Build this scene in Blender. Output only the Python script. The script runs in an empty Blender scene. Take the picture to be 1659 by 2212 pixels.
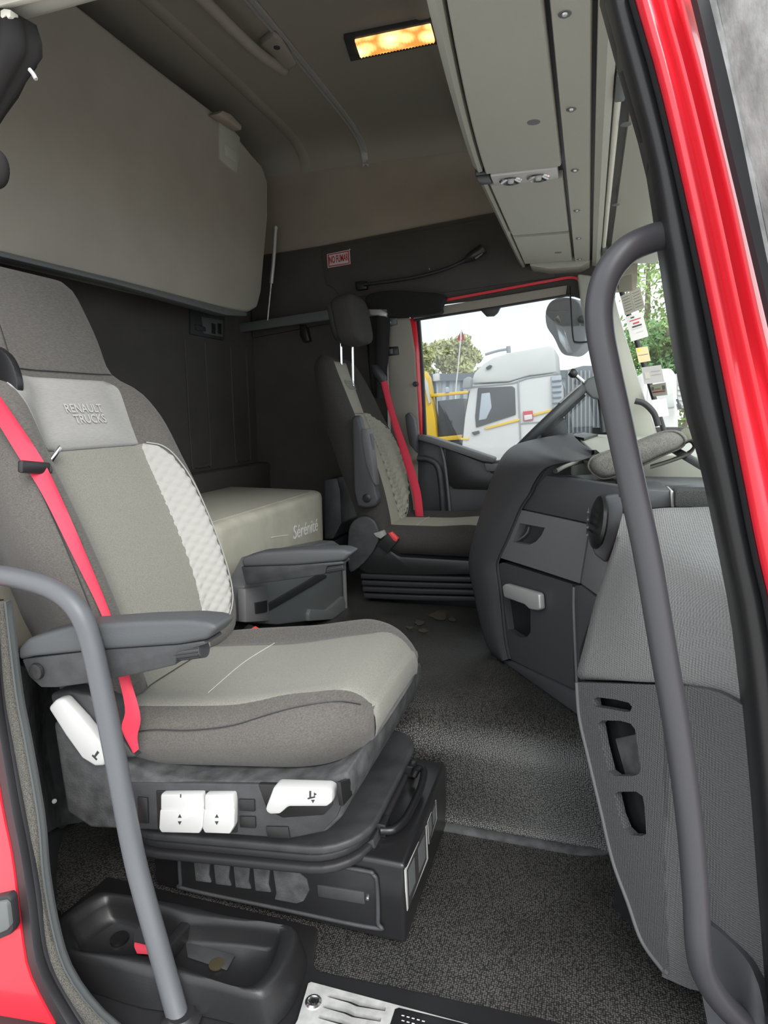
import bpy, bmesh, math, random
from mathutils import Vector, Matrix
random.seed(7)
sc = bpy.context.scene
COL = sc.collection
# ------------------------------------------------------------------ camera
W, H, F = 1659.0, 2212.0, 1400.0
CAM = Vector((0, -1.08, 1.2))
RW = Matrix(((0.9540, 0.0353, -0.2977), (0.2978, -0.1518, 0.9425), (-0.0119, -0.9878, -0.1553)))  # cam(x right,y down,z fwd) -> world
def _orth():
    y = Vector(RW[1]).normalized(); z = Vector(RW[2]); z = (z - y * z.dot(y)).normalized(); x = y.cross(z)
    return Matrix((x, y, z))
RW = _orth()
cd = bpy.data.cameras.new('camera'); cam = bpy.data.objects.new('camera', cd); COL.objects.link(cam)
cd.sensor_fit = 'VERTICAL'; cd.sensor_height = 24; cd.lens = F / H * 24; cd.clip_start = 0.02; cd.clip_end = 400
m3 = Matrix((RW @ Vector((1, 0, 0)), RW @ Vector((0, -1, 0)), RW @ Vector((0, 0, -1)))).transposed()
cam.matrix_world = Matrix.Translation(CAM) @ m3.to_4x4()
sc.camera = cam
# ------------------------------------------------------------------ world, sun, exposure
wd = bpy.data.worlds.new('overcast_sky'); sc.world = wd; wd.use_nodes = True
bg = wd.node_tree.nodes['Background']
bg.inputs[0].default_value = (0.92, 0.96, 1.0, 1); bg.inputs[1].default_value = 1.0
sl = bpy.data.lights.new('soft_sun', 'SUN'); sl.energy = 1.6; sl.angle = math.radians(40); sl.color = (1, 0.97, 0.93)
so = bpy.data.objects.new('soft_sun', sl); COL.objects.link(so)
so.rotation_euler = Vector((-0.45, 0.62, -0.65)).to_track_quat('-Z', 'Y').to_euler()
sc.view_settings.view_transform = 'Standard'; sc.view_settings.look = 'None'
sc.view_settings.gamma = 1; sc.view_settings.use_curve_mapping = False
sc.view_settings.exposure = 1.1
# ------------------------------------------------------------------ pixel -> point on a given plane
def ray(px, py): return RW @ Vector((px - W / 2, py - H / 2, F))
def U(px, py, pl):
    r = ray(px, py)
    if isinstance(pl, (int, float)): pl = ('y', pl)
    if isinstance(pl[0], str):
        i = 'xyz'.index(pl[0]); t = (pl[1] - CAM[i]) / r[i]
    else:
        n = Vector(pl[0]); t = (pl[1] - n.dot(CAM)) / n.dot(r)
    return CAM + r * t
# ------------------------------------------------------------------ materials
def lin(c): return tuple((v / 12.92 if v <= .04045 else ((v + .055) / 1.055) ** 2.4) for v in c)
def rgb(h): return lin(tuple(int(h[i:i + 2], 16) / 255 for i in (0, 2, 4)))
MATS = {}
def mat(name, col, rough=.6, metal=0, bump=None, var=None, spec=.5, sheen=0, coat=0):
    """bump=(kind, scale, strength[, stretch]); var=(scale, amount[, stretch])"""
    m = bpy.data.materials.new(name); m.use_nodes = True; nt = m.node_tree; b = nt.nodes['Principled BSDF']
    if isinstance(col, str): col = rgb(col)
    b.inputs['Base Color'].default_value = (*col, 1); b.inputs['Roughness'].default_value = rough
    b.inputs['Metallic'].default_value = metal; b.inputs['Specular IOR Level'].default_value = spec
    if sheen: b.inputs['Sheen Weight'].default_value = sheen
    if coat: b.inputs['Coat Weight'].default_value = coat; b.inputs['Coat Roughness'].default_value = .08
    tc = nt.nodes.new('ShaderNodeTexCoord')
    def mapped(st):
        mp = nt.nodes.new('ShaderNodeMapping'); mp.inputs['Scale'].default_value = st
        nt.links.new(tc.outputs['Object'], mp.inputs[0]); return mp.outputs[0]
    if var:
        st = var[2] if len(var) > 2 else (1, 1, 1)
        n = nt.nodes.new('ShaderNodeTexNoise'); n.inputs['Scale'].default_value = var[0]; n.inputs['Detail'].default_value = 4
        nt.links.new(mapped(st), n.inputs['Vector'])
        mx = nt.nodes.new('ShaderNodeMixRGB'); a = var[1]
        mx.inputs[1].default_value = (*[max(0, c * (1 - a)) for c in col], 1); mx.inputs[2].default_value = (*[min(1, c * (1 + a)) for c in col], 1)
        rp = nt.nodes.new('ShaderNodeMapRange'); rp.inputs[1].default_value = .3; rp.inputs[2].default_value = .7
        nt.links.new(n.outputs['Fac'], rp.inputs[0]); nt.links.new(rp.outputs[0], mx.inputs[0]); nt.links.new(mx.outputs[0], b.inputs['Base Color'])
    if bump:
        st = bump[3] if len(bump) > 3 else (1, 1, 1)
        if bump[0] == 'noise':
            n = nt.nodes.new('ShaderNodeTexNoise'); n.inputs['Scale'].default_value = bump[1]; n.inputs['Detail'].default_value = 3; out = n.outputs['Fac']
        elif bump[0] == 'voronoi':
            n = nt.nodes.new('ShaderNodeTexVoronoi'); n.inputs['Scale'].default_value = bump[1]; out = n.outputs['Distance']
            n.inputs['Randomness'].default_value = .25
        else:
            n = nt.nodes.new('ShaderNodeTexWave'); n.inputs['Scale'].default_value = bump[1]; n.bands_direction = bump[0][-1].upper(); out = n.outputs['Fac']
        nt.links.new(mapped(st), n.inputs['Vector'])
        bp = nt.nodes.new('ShaderNodeBump'); bp.inputs['Strength'].default_value = bump[2]; bp.inputs['Distance'].default_value = .004
        nt.links.new(out, bp.inputs['Height']); nt.links.new(bp.outputs[0], b.inputs['Normal'])
    MATS[name] = m
    return m
def emis(name, col, s):
    m = mat(name, col); b = m.node_tree.nodes['Principled BSDF']
    b.inputs['Emission Color'].default_value = (*col, 1); b.inputs['Emission Strength'].default_value = s
    return m
def glass(name, tint=(1, 1, 1), gl=.06, rough=.02, dirt=0):
    m = bpy.data.materials.new(name); m.use_nodes = True; nt = m.node_tree; nt.nodes.remove(nt.nodes['Principled BSDF'])
    t = nt.nodes.new('ShaderNodeBsdfTransparent'); t.inputs[0].default_value = (*tint, 1)
    g = nt.nodes.new('ShaderNodeBsdfGlossy'); g.inputs['Roughness'].default_value = rough
    mx = nt.nodes.new('ShaderNodeMixShader'); mx.inputs[0].default_value = gl
    nt.links.new(t.outputs[0], mx.inputs[1]); nt.links.new(g.outputs[0], mx.inputs[2]); last = mx
    if dirt:
        d = nt.nodes.new('ShaderNodeBsdfDiffuse'); d.inputs[0].default_value = (.75, .77, .76, 1)
        n = nt.nodes.new('ShaderNodeTexNoise'); n.inputs['Scale'].default_value = 6; n.inputs['Detail'].default_value = 8
        rp = nt.nodes.new('ShaderNodeMapRange'); rp.inputs[1].default_value = .35; rp.inputs[2].default_value = .75; rp.inputs[3].default_value = dirt * .4; rp.inputs[4].default_value = dirt
        tc = nt.nodes.new('ShaderNodeTexCoord'); nt.links.new(tc.outputs['Object'], n.inputs['Vector'])
        nt.links.new(n.outputs['Fac'], rp.inputs[0]); m2 = nt.nodes.new('ShaderNodeMixShader')
        nt.links.new(rp.outputs[0], m2.inputs[0]); nt.links.new(mx.outputs[0], m2.inputs[1]); nt.links.new(d.outputs[0], m2.inputs[2]); last = m2
    nt.links.new(last.outputs[0], nt.nodes['Material Output'].inputs[0]); MATS[name] = m
    return m
STK = (1, 1, 5)
mat('fabric_dark', (.095, .088, .08), .95, bump=('noise', 900, .25), var=(260, .28, (1, .35, 2.2)), sheen=.15)
mat('fabric_mid', (.225, .222, .192), .95, bump=('noise', 1400, .3), var=(700, .35), sheen=.1)
mat('fabric_pad', (.315, .31, .30), .9, bump=('noise', 1200, .12), var=(300, .1, (1, .2, 3)))
mat('fabric_quilt', (.37, .365, .345), .8, bump=('noise', 900, .08))
mat('thread', (.5, .5, .48), .8)
mat('arm_pad', (.07, .074, .079), .58, bump=('noise', 500, .2))
mat('plastic_black', (.016, .016, .017), .38, bump=('noise', 300, .05))
mat('plastic_dark', (.042, .044, .047), .5, bump=('noise', 420, .15), var=(18, .25))
mat('plastic_dusty', (.06, .062, .063), .75, bump=('noise', 300, .3), var=(25, .5))
mat('plastic_slate', (.054, .057, .062), .48, bump=('noise', 600, .12))
mat('plastic_mid', (.135, .135, .138), .5, bump=('noise', 600, .12))
mat('plastic_dash', (.2, .2, .198), .42, bump=('voronoi', 210, .5))
mat('plastic_kick', (.098, .098, .1), .5, bump=('voronoi', 210, .5))
mat('plastic_shell', (.40, .405, .35), .5, bump=('noise', 500, .1))
mat('plastic_shell_edge', (.46, .46, .41), .5)
mat('plastic_grey', (.12, .13, .13), .45)
mat('plastic_ivory', (.7, .69, .6), .4)
mat('plastic_white', (.5, .5, .49), .38)
mat('metal_bar', (.10, .106, .115), .42, spec=.5, bump=('noise', 900, .08))
mat('metal_bar_dark', (.05, .05, .056), .38, bump=('noise', 900, .08))
mat('metal_steel', (.62, .62, .6), .42, .45, bump=('noise', 60, .1), var=(40, .2))
mat('metal_chrome', (.75, .75, .76), .15, 1)
mat('print_bright', (.85, .85, .82), .7)
mat('metal_alu', (.5, .5, .49), .4, .4)
mat('paint_red', (.78, .022, .04), .3, coat=.6)
mat('paint_black', (.012, .012, .013), .3)
mat('rubber', (.022, .022, .025), .55)
mat('fabric_print', (.45, .445, .43), .9)
mat('fabric_far', (.045, .042, .038), .9, bump=('noise', 900, .25), var=(260, .2))
mat('felt', (.12, .115, .1), 1, bump=('noise', 700, 1.0), var=(500, .6))
mat('belt', (.72, .035, .075), .6, bump=('waveX', 300, .15))
mat('buckle_red', (.75, .06, .06), .4)
mat('headliner', (.34, .295, .24), .95, bump=('noise', 700, .2), var=(6, .06))
mat('headliner_cool', (.31, .285, .245), .9, bump=('noise', 700, .2))
mat('wall_dark', (.066, .061, .055), .8, bump=('noise', 400, .2), var=(5, .12))
mat('bunk_vinyl', (.34, .315, .27), .7, bump=('noise', 300, .08), var=(5, .06))
mat('mattress', (.47, .455, .375), .9, bump=('noise', 500, .15), var=(9, .12))
mat('mattress_top', (.42, .405, .345), .9, bump=('wavex', 30, .8))
mat('curtain', (.012, .011, .011), .9)
mat('print_red', (.5, .03, .05), .6)
mat('print_white', (.62, .6, .58), .6)
mat('print_grey', (.45, .45, .44), .6)
mat('print_dark', (.03, .03, .03), .6)
mat('pillow', (.16, .155, .14), .95, bump=('noise', 500, .5), var=(300, .3))
mat('foam', (.06, .06, .06), 1, bump=('noise', 500, 1.0), var=(400, .5))
mat('truck_white', (.55, .545, .53), .4)
mat('truck_grey', (.25, .26, .27), .5)
mat('truck_dark', (.03, .034, .038), .35)
mat('yellow', (.7, .44, .015), .4)
mat('shed', (.36, .4, .45), .6)
mat('shed_dark', (.12, .14, .16), .6)
mat('concrete', (.42, .41, .39), .9, var=(2, .15))
mat('leaf_a', (.42, .43, .2), .9, var=(3, .3)); mat('leaf_b', (.26, .36, .13), .9, var=(3, .3)); mat('leaf_c', (.1, .2, .07), .9, var=(3, .3))
mat('bark', (.2, .16, .12), .9)
mat('paper', (.7, .68, .58), .7)
mat('paper_tan', (.5, .4, .22), .7)
mat('stain', (.06, .05, .035), .7)
mat('fabric_far_mid', (.33, .32, .265), .92, bump=('noise', 1200, .2), var=(400, .15))
mat('brass', (.12, .1, .06), .4, .6)
mat('weathered', (.42, .43, .42), .8, bump=('noise', 60, .8), var=(14, .45))
mat('grab_lens', (.05, .05, .05), .3)
glass('glass_window', (.75, .775, .78), .04, dirt=.05)
glass('glass_screen', (.95, .975, .97), .03, dirt=.03)
glass('glass_mirror_case', (.3, .33, .36), .1)
# woven rubber floor
def floor_mat():
    m = bpy.data.materials.new('rubber_mat'); m.use_nodes = True; nt = m.node_tree; b = nt.nodes['Principled BSDF']
    tc = nt.nodes.new('ShaderNodeTexCoord')
    v = nt.nodes.new('ShaderNodeTexVoronoi'); v.inputs['Scale'].default_value = 210; v.inputs['Randomness'].default_value = .45
    nt.links.new(tc.outputs['UV'], v.inputs['Vector'])
    big = nt.nodes.new('ShaderNodeTexNoise'); big.inputs['Scale'].default_value = 5; big.inputs['Detail'].default_value = 5
    nt.links.new(tc.outputs['Object'], big.inputs['Vector'])
    cr = nt.nodes.new('ShaderNodeValToRGB'); cr.color_ramp.elements[0].position = .25; cr.color_ramp.elements[0].color = (.095, .092, .084, 1)
    cr.color_ramp.elements[1].position = .6; cr.color_ramp.elements[1].color = (.014, .014, .014, 1)
    nt.links.new(v.outputs['Distance'], cr.inputs[0])
    mx = nt.nodes.new('ShaderNodeMixRGB'); mx.blend_type = 'MULTIPLY'; mx.inputs[0].default_value = .7
    r2 = nt.nodes.new('ShaderNodeMapRange'); r2.inputs[1].default_value = .3; r2.inputs[2].default_value = .7; r2.inputs[3].default_value = .45; r2.inputs[4].default_value = 1.15
    nt.links.new(big.outputs['Fac'], r2.inputs[0]); nt.links.new(cr.outputs[0], mx.inputs[1]); nt.links.new(r2.outputs[0], mx.inputs[2])
    nt.links.new(mx.outputs[0], b.inputs['Base Color'])
    b.inputs['Roughness'].default_value = .3
    bp = nt.nodes.new('ShaderNodeBump'); bp.inputs['Strength'].default_value = .55; bp.inputs['Distance'].default_value = .003; b.inputs['Specular IOR Level'].default_value = .55; bp.invert = True
    nt.links.new(v.outputs['Distance'], bp.inputs['Height']); nt.links.new(bp.outputs[0], b.inputs['Normal'])
    MATS['rubber_mat'] = m
floor_mat()
# ------------------------------------------------------------------ mesh helpers
def link(name, me, m, parent=None, smooth=False, auto=None):
    if m: me.materials.append(MATS[m] if isinstance(m, str) else m)
    o = bpy.data.objects.new(name, me); COL.objects.link(o)
    if parent: o.parent = parent
    if smooth:
        for p in me.polygons: p.use_smooth = True
        if auto: me.set_sharp_from_angle(angle=math.radians(auto))
    return o
def raw(name, vs, fs, m, parent=None, smooth=False, auto=40):
    bm = bmesh.new(); V = [bm.verts.new(v) for v in vs]
    for f in fs:
        try: bm.faces.new([V[i] for i in f])
        except ValueError: pass
    bmesh.ops.remove_doubles(bm, verts=bm.verts, dist=1e-5)
    bmesh.ops.recalc_face_normals(bm, faces=bm.faces)
    me = bpy.data.meshes.new(name); bm.to_mesh(me); bm.free()
    return link(name, me, m, parent, smooth, auto)
def cr(pts, n, closed=False):
    pts = [Vector(p) for p in pts]; out = []; N = len(pts)
    if N == 2: return [pts[0].lerp(pts[1], i / (n - 1)) for i in range(n)]
    segs = N if closed else N - 1
    for i in range(n):
        t = i / (n if closed else n - 1) * segs; k = min(int(t), segs - 1); t -= k
        if closed: p = [pts[(k + j) % N] for j in (-1, 0, 1, 2)]
        else:
            p = [pts[max(0, min(N - 1, k + j))] for j in (-1, 0, 1, 2)]
            if k == 0: p[0] = p[1] * 2 - p[2]
            if k == segs - 1: p[3] = p[2] * 2 - p[1]
        out.append(.5 * (2 * p[1] + (p[2] - p[0]) * t + (2 * p[0] - 5 * p[1] + 4 * p[2] - p[3]) * t * t + (3 * p[1] - p[0] - 3 * p[2] + p[3]) * t ** 3))
    return out
def loft(name, rings, m, parent=None, cap=True, smooth=True, auto=50, closed_v=False):
    n = len(rings[0]); vs = [v for r in rings for v in r]; fs = []
    R = len(rings)
    for i in range(R if closed_v else R - 1):
        for j in range(n):
            a, b = i * n + j, i * n + (j + 1) % n; c, d = ((i + 1) % R) * n + (j + 1) % n, ((i + 1) % R) * n + j
            fs.append((a, b, c, d))
    if cap and not closed_v: fs.append(tuple(range(n))); fs.append(tuple(range((R - 1) * n, R * n)))
    return raw(name, vs, fs, m, parent, smooth, auto)
def tube(name, pts, r, m, parent=None, n=10, res=None, smooth_path=True, closed=False):
    P = cr(pts, res or max(2, len(pts) * 6), closed) if smooth_path else [Vector(p) for p in pts]
    rings = []; up = Vector((0, 0, 1)); T0 = None
    for i, p in enumerate(P):
        if closed: t = (P[(i + 1) % len(P)] - P[i - 1]).normalized()
        else: t = (P[min(i + 1, len(P) - 1)] - P[max(i - 1, 0)]).normalized()
        if T0 is None:
            a = t.orthogonal().normalized()
        else:
            a = (a - t * a.dot(t)).normalized()
        T0 = t; b = t.cross(a)
        rr = r if not callable(r) else r(i / (len(P) - 1))
        rings.append([p + (a * math.cos(q) + b * math.sin(q)) * rr for q in [2 * math.pi * k / n for k in range(n)]])
    return loft(name, rings, m, parent, closed_v=closed)
def sweep(name, prof, pts, m, parent=None, side=(0, -1, 0), res=None, smooth_path=True, smooth=True):
    """prof: list of (a,b): a along in-plane normal, b along 'side' vector"""
    P = cr(pts, res or len(pts) * 5) if smooth_path else [Vector(p) for p in pts]; s = Vector(side).normalized(); rings = []
    for i, p in enumerate(P):
        t = (P[min(i + 1, len(P) - 1)] - P[max(i - 1, 0)]).normalized(); nrm = t.cross(s).normalized()
        rings.append([p + nrm * a + s * b for a, b in prof])
    return loft(name, rings, m, parent, smooth=smooth, auto=40)
def prism(name, poly, vec, m, parent=None, bevel=.004, seg=2, smooth=True, holes=None):
    bm = bmesh.new(); vec = Vector(vec)
    a = [bm.verts.new(p) for p in poly]; f = bm.faces.new(a)
    r = bmesh.ops.extrude_face_region(bm, geom=[f])
    bmesh.ops.translate(bm, vec=vec, verts=[g for g in r['geom'] if isinstance(g, bmesh.types.BMVert)])
    bmesh.ops.recalc_face_normals(bm, faces=bm.faces)
    if bevel:
        bmesh.ops.bevel(bm, geom=list(bm.edges), offset=bevel, segments=seg, affect='EDGES', profile=.5, clamp_overlap=True)
    me = bpy.data.meshes.new(name); bm.to_mesh(me); bm.free()
    return link(name, me, m, parent, smooth, 35)
def ppoly(name, px, pl, vec, m, parent=None, bevel=.004, seg=2, smooth_n=0, lift=0):
    P = [U(x, y, pl) for x, y in px]
    if smooth_n: P = cr(P, smooth_n, True)
    return prism(name, P, vec, m, parent, bevel, seg)
def box(name, lo, hi, m, parent=None, bevel=.004, seg=2, rot=None):
    bm = bmesh.new(); lo, hi = Vector(lo), Vector(hi); c = (lo + hi) / 2; d = hi - lo
    bmesh.ops.create_cube(bm, size=1, matrix=Matrix.Diagonal((*d, 1)))
    if bevel: bmesh.ops.bevel(bm, geom=list(bm.edges), offset=min(bevel, .45 * min(abs(x) for x in d)), segments=seg, affect='EDGES', profile=.5, clamp_overlap=True)
    M = Matrix.Translation(c)
    if rot is not None: M = M @ (rot if isinstance(rot, Matrix) else Matrix.Rotation(rot[0], 4, rot[1]))
    bmesh.ops.transform(bm, matrix=M, verts=bm.verts)
    me = bpy.data.meshes.new(name); bm.to_mesh(me); bm.free()
    return link(name, me, m, parent, True, 35)
def lathe(name, prof, base, axis, m, parent=None, n=16):
    ax = Vector(axis).normalized(); a = ax.orthogonal().normalized(); b = ax.cross(a); base = Vector(base)
    rings = [[base + ax * h + (a * math.cos(q) + b * math.sin(q)) * max(r, 1e-4) for q in [2 * math.pi * k / n for k in range(n)]] for r, h in prof]
    return loft(name, rings, m, parent, auto=35)
def grid(name, P, m, parent=None, thick=None, smooth=True, auto=60):
    """P rows of Vectors; thick: offset Vector for a back side"""
    R, C = len(P), len(P[0]); vs = [v for r in P for v in r]; fs = []
    for i in range(R - 1):
        for j in range(C - 1): fs.append((i * C + j, i * C + j + 1, (i + 1) * C + j + 1, (i + 1) * C + j))
    if thick is not None:
        t = Vector(thick); N = len(vs); vs = vs + [v + t for v in vs]
        fs += [tuple(N + k for k in reversed(f)) for f in fs]
        bd = [(0, j) for j in range(C)] + [(i, C - 1) for i in range(1, R)] + [(R - 1, j) for j in range(C - 2, -1, -1)] + [(i, 0) for i in range(R - 2, 0, -1)]
        ids = [i * C + j for i, j in bd]
        for k in range(len(ids)):
            a, b = ids[k], ids[(k + 1) % len(ids)]; fs.append((a, b, b + N, a + N))
    return raw(name, vs, fs, m, parent, smooth, auto)
def pgrid(name, rows, m, parent=None, nu=None, nv=None, thick=None, auto=60):
    """rows of (px,py,Y or plane); interpolated smoothly to nv x nu"""
    P = [[U(x, y, pl) if not isinstance(x, Vector) else x for x, y, pl in r] for r in rows]
    if nu: P = [cr(r, nu) for r in P]
    if nv:
        cols = [cr([r[j] for r in P], nv) for j in range(len(P[0]))]; P = [[c[i] for c in cols] for i in range(nv)]
    return grid(name, P, m, parent, thick, auto=auto)
def text(name, s, size, M, m, parent=None, depth=.0006, sx=1, bold=0, shear=0):
    cu = bpy.data.curves.new(name, 'FONT'); cu.body = s; cu.size = size; cu.extrude = depth; cu.align_x = 'CENTER'; cu.align_y = 'CENTER'
    cu.offset = bold; cu.shear = shear; cu.resolution_u = 3; cu.space_line = .85
    t = bpy.data.objects.new('tmp', cu); COL.objects.link(t); dg = bpy.context.evaluated_depsgraph_get()
    me = bpy.data.meshes.new_from_object(t.evaluated_get(dg)); bpy.data.objects.remove(t)
    me.transform(M @ Matrix.Diagonal((sx, 1, 1, 1))); me.name = name
    for mm in list(me.materials): pass
    me.materials.clear()
    return link(name, me, m, parent)
def frame(o, x, y):
    """matrix with origin o, x-axis along x, y-axis along y"""
    x = Vector(x).normalized(); y = Vector(y); y = (y - x * x.dot(y)).normalized(); z = x.cross(y)
    return Matrix.Translation(Vector(o)) @ Matrix((x, y, z)).transposed().to_4x4()
def tag(o, label, cat, group=None):
    o['label'] = label; o['category'] = cat
    if group: o['group'] = group
    return o
def st(o): o['kind'] = 'structure'; return o
def thing(name, label, cat, loc=(0, 0, 0), group=None):
    o = bpy.data.objects.new(name, None); COL.objects.link(o); o.empty_display_size = .05
    return tag(o, label, cat, group)
def sstep(a, b, x):
    t = max(0, min(1, (x - a) / (b - a))); return t * t * (3 - 2 * t)
def interp(tab, x):
    if x <= tab[0][0]: return tab[0][1]
    for (x0, y0), (x1, y1) in zip(tab, tab[1:]):
        if x <= x1:
            t = (x - x0) / (x1 - x0); return y0 + (y1 - y0) * t * t * (3 - 2 * t) if False else y0 + (y1 - y0) * t
    return tab[-1][1]
def smooth_tab(tab, n=60):
    P = cr([Vector((a, b, 0)) for a, b in tab], n); return [(p.x, p.y) for p in P]
V = Vector
# ================================================================== STRUCTURE: the cab shell
# floor: low passenger footwell, rounded step up to the engine tunnel
prof = [(.03, -.004), (.3, -.004), (.58, 0), (.612, .012), (.628, .06), (.64, .15), (.655, .215), (.69, .262), (.75, .29), (.85, .303), (1.1, .308), (1.6, .305), (2.4, .30)]
pp = cr([V((0, a, b)) for a, b in prof], 60)
xs = [-1.87 + i * (2.5 / 24) for i in range(25)]
fl = st(grid('floor', [[V((x, p.y, p.z + .004)) for x in xs] for p in pp], 'rubber_mat', thick=(0, 0, -.06)))
uvl = fl.data.uv_layers.new(name='UVMap'); arc = [0]
for a_, b_ in zip(pp, pp[1:]): arc.append(arc[-1] + (b_ - a_).length)
for lp in fl.data.loops:
    co = fl.data.vertices[lp.vertex_index].co; k_ = min(range(len(pp)), key=lambda i: (pp[i].y - co.y) ** 2 + (pp[i].z + .004 - co.z) ** 2); uvl.data[lp.index].uv = (co.x, arc[k_])
grid('seam_strip', [[V((x, .585 + q[0] + (.06 * sstep(.0, .2, x)), .006 + q[1])) for x in [-.36 + i * .03 for i in range(18)]] for q in ((0, 0), (.004, .007), (.014, .012), (.022, .012), (.026, .003))], 'plastic_dusty', fl, thick=(0, 0, -.004))
sill = st(prism('trim_1', [V(p) for p in [(-1.22, -.33, .004), (.5, -.33, .004), (.5, .09, .004), (-.03, .075, .004), (-.306, .063, .004), (-.515, .05, .004), (-.532, .062, .004), (-.55, .125, .004), (-.565, .16, .004), (-1.16, .16, .004)]], (0, 0, -.05), 'plastic_black', bevel=.006, seg=2))
sill['label'] = 'black plastic door sill'
ground = st(raw('ground', [(-60, -40, -1.5), (80, -40, -1.5), (80, 120, -1.5), (-60, 120, -1.5)], [(0, 1, 2, 3)], 'concrete'))
# ceiling with rounded sides
cp = cr([V((0, a, b)) for a, b in [(.02, 2.09), (.06, 2.3), (.22, 2.5), (.55, 2.59), (1.2, 2.605), (1.9, 2.6), (2.2, 2.585), (2.33, 2.545), (2.372, 2.476)]], 40)
ce = st(grid('ceiling', [[V((x, p.y, p.z)) for x in [-1.9 + i * .23 for i in range(11)]] for p in cp], 'headliner_cool', thick=(0, 0, .06)))
for xr in (-1.50, -.62):   # faint pressed ribs across the roof
    sweep('roof_rib', [(-.03, 0), (-.015, .006), (.015, .006), (.03, 0)], [V((xr, p.y, p.z - .0005)) for p in cp[10:]], 'headliner_cool', ce, side=(0, 0, -1), smooth_path=False)
# far side wall
wf = st(box('wall_left', (-1.9, 2.385, 1.76), (.2, 2.45, 2.6), 'headliner', bevel=0))
ppoly('upper_panel', [(560, 384), (585, 381), (1005, 326), (1180, 300), (1180, 470), (1060, 462), (700, 535), (560, 556)], 2.375, (0, .012, 0), 'headliner', wf, bevel=.002)
lowp = ppoly('lower_panel', [(540, 556), (690, 532), (1060, 460), (1300, 415), (1300, 660), (1240, 640), (1100, 640), (950, 658), (830, 690), (700, 700), (545, 730)], 2.36, (0, .02, 0), 'wall_dark', wf, bevel=.003)
ppoly('sign_panel', [(694, 545), (706, 536), (1060, 470), (1170, 455), (1200, 600), (1100, 612), (960, 632), (780, 640), (735, 640), (720, 622), (706, 616)], 2.352, (0, .01, 0), 'wall_dark', wf, bevel=.003)
box('rear_side_panel', (-1.9, 2.385, 0), (-1.06, 2.45, 1.78), 'wall_dark', wf, bevel=0)
ppoly('pillar_trim', [(832, 690), (884, 684), (896, 760), (903, 900), (908, 990), (905, 1120), (850, 1120), (838, 800)], 2.33, (0, .05, 0), 'headliner_cool', wf, bevel=.012)
box('floor_side', (-1.9, 2.385, 0), (.6, 2.45, .5), 'wall_dark', wf, bevel=0)
for p in ((755, 539), (927, 581)):
    lathe('screw', [(.0, 0), (.005, 0), (.005, .003), (.003, .005), (0, .005)], U(*p, 2.352), (0, -1, 0), 'metal_chrome', wf, n=10)
# rear wall, pressed ribs, ledge
wr = st(box('wall_rear', (-1.95, -.1, -.02), (-1.87, 2.45, 2.7), 'wall_dark', bevel=0))
for y0 in (1.7, 2.12):
    tube('pressed_rib', [V((-1.868, y0, 1.55)), V((-1.868, y0, .98)), V((-1.868, y0 + .03, .93)), V((-1.868, y0 + .14, .93)), V((-1.868, y0 + .17, .98)), V((-1.868, y0 + .17, 1.55))], .006, 'wall_dark', wr, n=6)
box('rear_ledge', (-1.87, .02, .62), (-1.79, 2.385, .905), 'wall_dark', wr, bevel=.015)
# near side: wall behind the door opening and header above it
wn = st(box('wall_right', (-1.95, -.06, -.1), (-1.36, .02, 2.2), 'wall_dark', bevel=0))
box('outer_skin', (-1.95, -.1, -.5), (-1.375, -.058, 2.65), 'paint_red', wn, bevel=.01)
fs_ = st(box('trim_9', (.56, .0, -.7), (.64, 2.45, 1.0), 'paint_red', bevel=.03)); fs_['label'] = 'red nose panel below the windscreen'
st(box('trim_2', (-1.95, -.03, 2.02), (.2, .03, 2.3), 'headliner', bevel=.01))
hd = st(tube('trim_3', [V((-1.7, .1, 2.045)), V((-1.2, .1, 2.045)), V((-.6, .1, 2.06)), V((.0, .1, 2.075))], .042, 'plastic_shell_edge', n=14)); hd['label'] = 'pale header trim above the near door'
box('header_lip', (-1.7, .055, 2.0), (-.2, .07, 2.03), 'plastic_ivory', hd, bevel=.003)
# bunk base: dark bulkhead behind the seats
bb = st(prism('wall_bunk_base', [V(p) for p in [(-1.9, .03, 0), (-1.42, .03, 0), (-1.42, .8, 0), (-1.14, .84, 0), (-1.14, 1.45, 0), (-1.3, 1.75, 0), (-1.3, 2.38, 0), (-1.9, 2.38, 0)]], (0, 0, .5), 'plastic_dark', bevel=.012))
# B pillar bands of the near door opening: body, seal, felt strip
def band(name, left, right, m, dy=(0, 0, 0), parent=None, nv=30, Y=None, thick=.05):
    """left/right: px tables by py; Y: function of py"""
    ys = sorted(set([p[1] for p in left])); rows = []
    L = [(b, a) for a, b in left]; Rr = [(b, a) for a, b in right]
    y0, y1 = L[0][0], L[-1][0]; k = len(dy)
    for i in range(nv):
        y = y0 + (y1 - y0) * i / (nv - 1); a = interp(L, y); b = interp(Rr, y); rows.append([U(a + (b - a) * j / (k - 1), y, Y(y) + dy[j]) for j in range(k)])
    return grid(name, rows, m, parent, thick=(0, thick, 0))
YB = lambda y: -.05 - .16 * sstep(1500, 2212, y)
def stab(t): return [(q, p) for p, q in smooth_tab([(b, a) for a, b in t], 40)]
redR = stab([(-40, 1300), (-30, 1500), (0, 1727), (25, 1853), (46, 2022), (63, 2106), (116, 2212), (160, 2280)])
sealR = stab([(-12, 1300), (2, 1500), (19, 1600), (42, 1727), (80, 1937), (101, 2085), (169, 2207), (220, 2280)])
feltR = stab([(8, 1300), (32, 1500), (51, 1600), (80, 1769), (91, 1895), (114, 2022), (143, 2106), (205, 2190), (290, 2260)])
lipR = [(a + 9, b) for a, b in feltR]
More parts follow.
